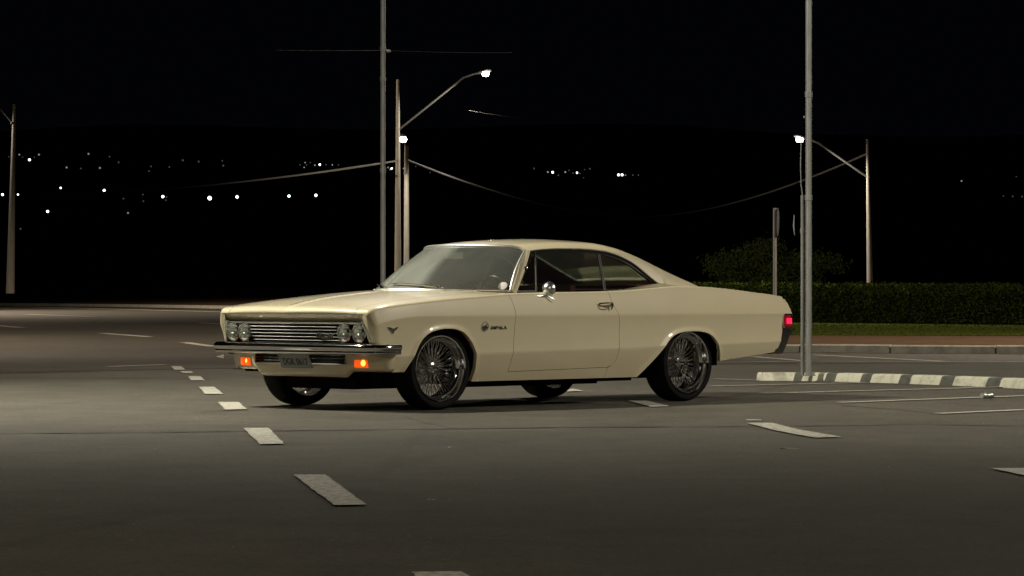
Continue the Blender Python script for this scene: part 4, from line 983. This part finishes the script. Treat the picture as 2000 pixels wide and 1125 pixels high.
# the lamps outside the frame
for nm, (x, y, z, wt, colr, aim, cone, blend) in LAMPS.items():
    if nm == 'back': root = p3; hx_ = 0; oz = 0
    else:
        root = empty('street_lamp', (x, y, 0)); hx_ = 0
        tag(root, {'left': 'tall lamp post to the left of the car park, outside the picture', 'right': 'tall lamp post to the right of the car park, outside the picture', 'road_left_fill': 'added roadside fill lamp beyond the left edge of the picture', 'bank_left_fill': 'added fill lamp by the soil bank beyond the left edge', 'road_right_fill': 'added fill lamp near the far kerb beyond the right edge', 'hedge': 'lamp post behind the clipped hedge beyond the right edge', 'near': 'added fill lamp close behind the viewpoint, lighting the near asphalt'}[nm], 'street lamp', 'street lamps outside the picture')
        m = MB(); m.tube([(0, .6, 0), (0, .6, z), (0, .3, z+.2), (0, 0, z+.2)], [.1, .07, .05, .05], 10); m.build('shaft', galv, root)
    if nm == 'back': hy_ = y-45.0
    else: hy_ = 0
    m = MB(); m.box((hx_-.3, hy_-.2, z+.14), (hx_+.3, hy_+.2, z+.24)); m.build('lamp_head', housing, root, smooth=False)
    m = MB(); m.box((hx_-.24, hy_-.15, z+.125), (hx_+.24, hy_+.15, z+.138)); m.build('lamp_glass', lampm, root, smooth=False)
    l = bpy.data.lights.new('lamp_light', 'SPOT'); l.spot_size = radians(cone); l.spot_blend = blend; l.energy = wt; l.color = colr; l.shadow_soft_size = .16; lo = bpy.data.objects.new('lamp_light', l); COL.objects.link(lo); lo.parent = root; lo.location = (hx_, hy_, z-.06); lo.rotation_euler = (Vector(aim)-Vector((x, y, z))).to_track_quat('-Z', 'Y').to_euler()
# ------------------------------------------------ cables
wirem = M('thin_wire_metal', (.05, .045, .04), .6)
cabm = M('aluminium_cable', (.17, .175, .175), .7, 0)
def cable(P0, P1, sag, r, label, tw=.62, name='overhead_cable', turns=None):
    P0, P1 = np.array(P0, float), np.array(P1, float); n = int(np.linalg.norm(P1-P0)/.055) if tw < 1 and r > .012 else 120; t = np.linspace(0, 1, n)[:, None]; C = P0+(P1-P0)*t; C[:, 2] -= (4*sag*t*(1-t))[:, 0]
    L = np.linalg.norm(P1-P0); root = None; m = MB(); ph = t[:, 0]*L/tw*2*pi
    k = 2 if r > .012 else 1
    for s in range(k):
        o = np.c_[0*ph, np.cos(ph+s*pi), np.sin(ph+s*pi)]*r*.8*(k-1); m.tube(C+o, r, 4)
    o = m.build(name, cabm if r > .012 and name != 'thin_wire' else wirem); tag(o, label, 'cable', 'overhead cables'); return o
def at(u, v, d): return (G(u, d), d, EYE+(562.5-v)*d/K)
cable(at(60, 376, 235), at(777, 314, 150), .45, .030, 'twisted overhead cable running left from the concrete lamp pole')
cable(at(794, 312, 150), at(1240, 425, 215), .55, .030, 'twisted overhead cable sagging right from the concrete lamp pole')
cable(at(1200, 420, 260), at(1694, 300, 150), 1.0, .028, 'twisted overhead cable sagging left from the pole behind the hedge')
cable(at(540, 98, 45), at(748, 98.5, 45), .005, .0022, 'thin wire stretched left from the tall steel pole', name='thin_wire')
cable(at(748, 98.5, 45), at(1000, 103, 52), .01, .0022, 'thin wire stretched right from the tall steel pole', name='thin_wire')
cable(at(20, 206, 170), at(180, 216, 220), .1, .012, 'thin wire leaving the top of the far left lamp pole', name='thin_wire')
cable(at(915, 215.5, 156.4), at(1035, 234, 166), .02, .010, 'short lit piece of overhead cable below the raised lamp')
# ------------------------------------------------ can
can = empty('drink_can', (*gp(1929, 780.5), .008), 0.55); tag(can, 'crushed silver drink can lying on the thin white parking line', 'can')
m = MB(); al = M('aluminium', (.6, .6, .58), .3, .9); prof = [(0, -.058), (.024, -.060), (.031, -.050), (.033, -.03), (.030, -.01), (.026, .005), (.031, .02), (.033, .045), (.028, .056), (.025, .060), (0, .057)]
m.lathe(prof, (0, 0, .031), (1, 0, 0), 20); co = m.build('can_body', al, can); 
for v in co.data.vertices:
    if v.co.z > .03: v.co.z = .03+(v.co.z-.03)*(.75+.2*sin(v.co.x*70))
    v.co.y *= 1+.15*sin(v.co.x*50)
lidm = MB(); lidm.lathe([(0, 0), (.024, 0), (.026, .003)], (-.062, 0, .030), (-1, 0, 0), 16); lidm.build('lid', M('lid', (.75, .75, .74), .3, .8), can)
# scattered bits on the asphalt
lt = M('paper_litter', (.45, .43, .38), .8); bits = [(1543, 881, .07, .004), (878, 878, .015, .008), (843, 983, .022, .004)]
for i, (u, v, lx, ly) in enumerate(bits):
    x, y = gp(u, v); m = MB(); k = 7; 
    top = [(x+lx*(cos(a)*.9+random.uniform(-.1, .1)), y+ly*2*sin(a), .009+random.uniform(.002, .010)) for a in np.linspace(0, 2*pi, k, endpoint=False)]
    m.add(top+[(x, y, .02)], [(j, (j+1) % k, k) for j in range(k)]); o = m.build('litter', lt, smooth=False, weld=0)
    tag(o, ['long white twig of litter right of the car on open asphalt', 'white scrap on the asphalt below the front wheel', 'thin pale scrap right of the nearest large white dash'][i], 'litter', 'litter on the asphalt')
m = MB(); r = np.random.default_rng(5); n = 260; yy = 13+r.random(n)**1.3*26; xx = (r.random(n)*2-1)*yy*.16
for x, y in zip(xx, yy):
    s = .0012+.003*r.random(); m.add([(x-s, y, .0), (x, y-s, .0), (x+s, y, 0), (x, y+s, 0), (x, y, s*1.2)], [(0, 1, 4), (1, 2, 4), (2, 3, 4), (3, 0, 4)])
o = m.build('gravel', M('gravel', (.30, .30, .28), .9), smooth=False, weld=0); tag(o, 'loose grit scattered over the asphalt', 'gravel', kind='stuff')
# ------------------------------------------------ hills and far lights
hm = M('hill_dark', (.012, .014, .008), 1, spec=0)
def kz(d): return np.where(d > 420, .050*(1-np.exp(-(np.maximum(d, 420)-420)/900)), 0)
m = MB(); hx_ = np.linspace(-1, 1, 60); hd = np.r_[420, 480, 560, 700, 900, 1200, 1600, 2200, 3000, 4200]
m.grid(np.array([[(a*d_*.6, d_, float(kz(d_))*d_*(.93+.05*sin(a*9+d_*.002)+.03*sin(a*23))-.3) for d_ in hd] for a in hx_])); o = m.build('hill', hm); tag(o, kind='structure')
def lampmat(name, col, es): return M(name, (1, 1, 1), .5, emis=col, es=es)
lm = [lampmat('far_lamp_white', (1, .96, .86), 3), lampmat('far_lamp_cool', (.75, .98, 1.0), 3), lampmat('far_lamp_dim', (.95, .92, .8), .22), lampmat('far_lamp_faint', (.85, .85, .78), .06)]
big = [(5,380,3.4,0,'farthest left bright lamp by the left edge'),(35,380,2.6,1,'small cool lamp just right of the left concrete pole'),(118.5,367,2.8,0,'lit lamp above the pair of faint poles at left'),(203.5,372,3.8,0,'bright round lamp right of the faint pole at left'),(93,413,3.6,0,'lowest bright lamp at left'),(318,384,4.0,0,'bright lamp left of the brightest far lamp'),
       (409.5,387,5.6,0,'brightest far lamp, with lit leaves at its sides'),(463,384.5,4.2,0,'bright lamp right of the brightest far lamp'),(564.5,383,3.8,1,'left one of the two cool white lamps'),(617,381.5,4.0,1,'right one of the two cool white lamps'),(57.5,312,3.6,0,'bright lamp high on the hillside right of the left pole'),(250,416,2.6,2,'dim low lamp under the row of bright ones')]
for u, v, r_, k, lb in big:
    D = 400.; x, y, z = at(u, v, D); root = empty('distant_street_lamp', (x, y, 0)); tag(root, lb, 'street lamp', 'far street lamps on the dark slope')
    m = MB(); m.tube([(0, .3, 0), (0, .3, z)], .06, 6); m.build('shaft', well, root); m = MB(); rr = r_*D/K*.72
    m.lathe([(rr*sin(a), rr*cos(a)) for a in np.linspace(0, pi, 10)], (0, 0, z), (0, 0, 1), 14); m.build('lamp_glass', lm[k], root)
small = [(37.7,302,2.2,2),(76,302,2.4,2),(17,306,1.5,3),(44,307,1.5,3),(130,327,2.4,2),(157.7,329,2,3),(172.8,300.5,2.4,2),(195,328,2.5,2),(213.7,306,2,3),(231.6,317,2.2,3),(295,325,2,3),(330.6,326,2,3),(291,334,2,3),(279,380,2,3),(280,393,2,3),(241,388,2,3),(40,447,2.4,3),(325,385,2,3),(324,391,2,3),
 (357,313,2.6,3),(388,315.7,2.4,3),(436,323.5,2.4,3),(434,314,1.8,3),(586,322,1.6,3),(594,327,1.8,2),(596,317.5,1.8,2),(599,322,1.5,3),(606,317.5,1.6,3),(615,322.5,2,2),(624.5,321.5,2.8,0),(637,321.6,1.6,3),(649,322,1.8,2),(661,322,1.6,3),(762,331,2,2),(758,327,2,2),(765,329,2.6,0),(788,329,1.8,2),(812,325,1.6,3),(840,337,1.5,3),
 (1043,329,2.2,3),(1070,336,2.4,2),(1079.4,336.5,3,0),(1090.5,342.5,2,3),(1104,336,2.4,2),(1111.5,332.6,1.8,3),(1119,338,1.8,3),(1127,337.5,2.6,1),(1133,339,1.6,3),(1152,329.6,2.2,3),(1142,331,1.5,3),(1208,341.5,3.2,0),(1215,341.5,3.2,0),(1221.7,342,1.8,2),(1236,342,2,3),(1247,342,1.7,3),(1878,353.5,2.2,2),(1960,383,1.6,3),(1978,383.5,2,3),(1996,384,2,3),(1985,345,1.5,3),(773,37,1.6,3),(1140,347,1.4,3),(67,307,1.4,3)]
def hd_of(v): k = (562.5-v)/K; k = min(k/.95, .049); return 420-900*math.log(1-k/.050)
ordn = ['first','second','third','fourth','fifth','sixth','seventh','eighth','ninth','tenth','eleventh','twelfth','thirteenth','fourteenth','fifteenth','sixteenth','seventeenth','eighteenth','nineteenth','twentieth']
ordn += ['twenty-'+w for w in ordn[:9]]+['thirtieth']
zones = [(500, 'left of the concrete lamp poles'), (700, 'in the cluster above the left cable'), (900, 'beside the concrete lamp poles'), (1180, 'in the row above the sagging cable'), (1300, 'in the short row right of centre'), (2100, 'near the right edge')]
cnt = {}
for u, v, r_, k in sorted(small):
    if v < 100: continue
    D = min(hd_of(v), 2600)*.93; x, y, z = at(u, v, D); rr = r_*D/K*.8
    zone = next(n_ for lim, n_ in zones if u < lim); q_ = cnt[zone] = cnt.get(zone, -1)+1
    b_ = {0: 'bright white', 1: 'cool white', 2: 'dim white', 3: 'very faint'}[k]
    m = MB(); m.lathe([(rr*sin(a), rr*cos(a)) for a in np.linspace(0, pi, 8)], (0, 0, 0), (0, 0, 1), 10); o = m.build('hillside_light', lm[k]); o.location = (x, y, z)
    tag(o, f'{ordn[q_]} hillside light from the left, {zone}, {b_}', 'town light', f'town lights {zone}')
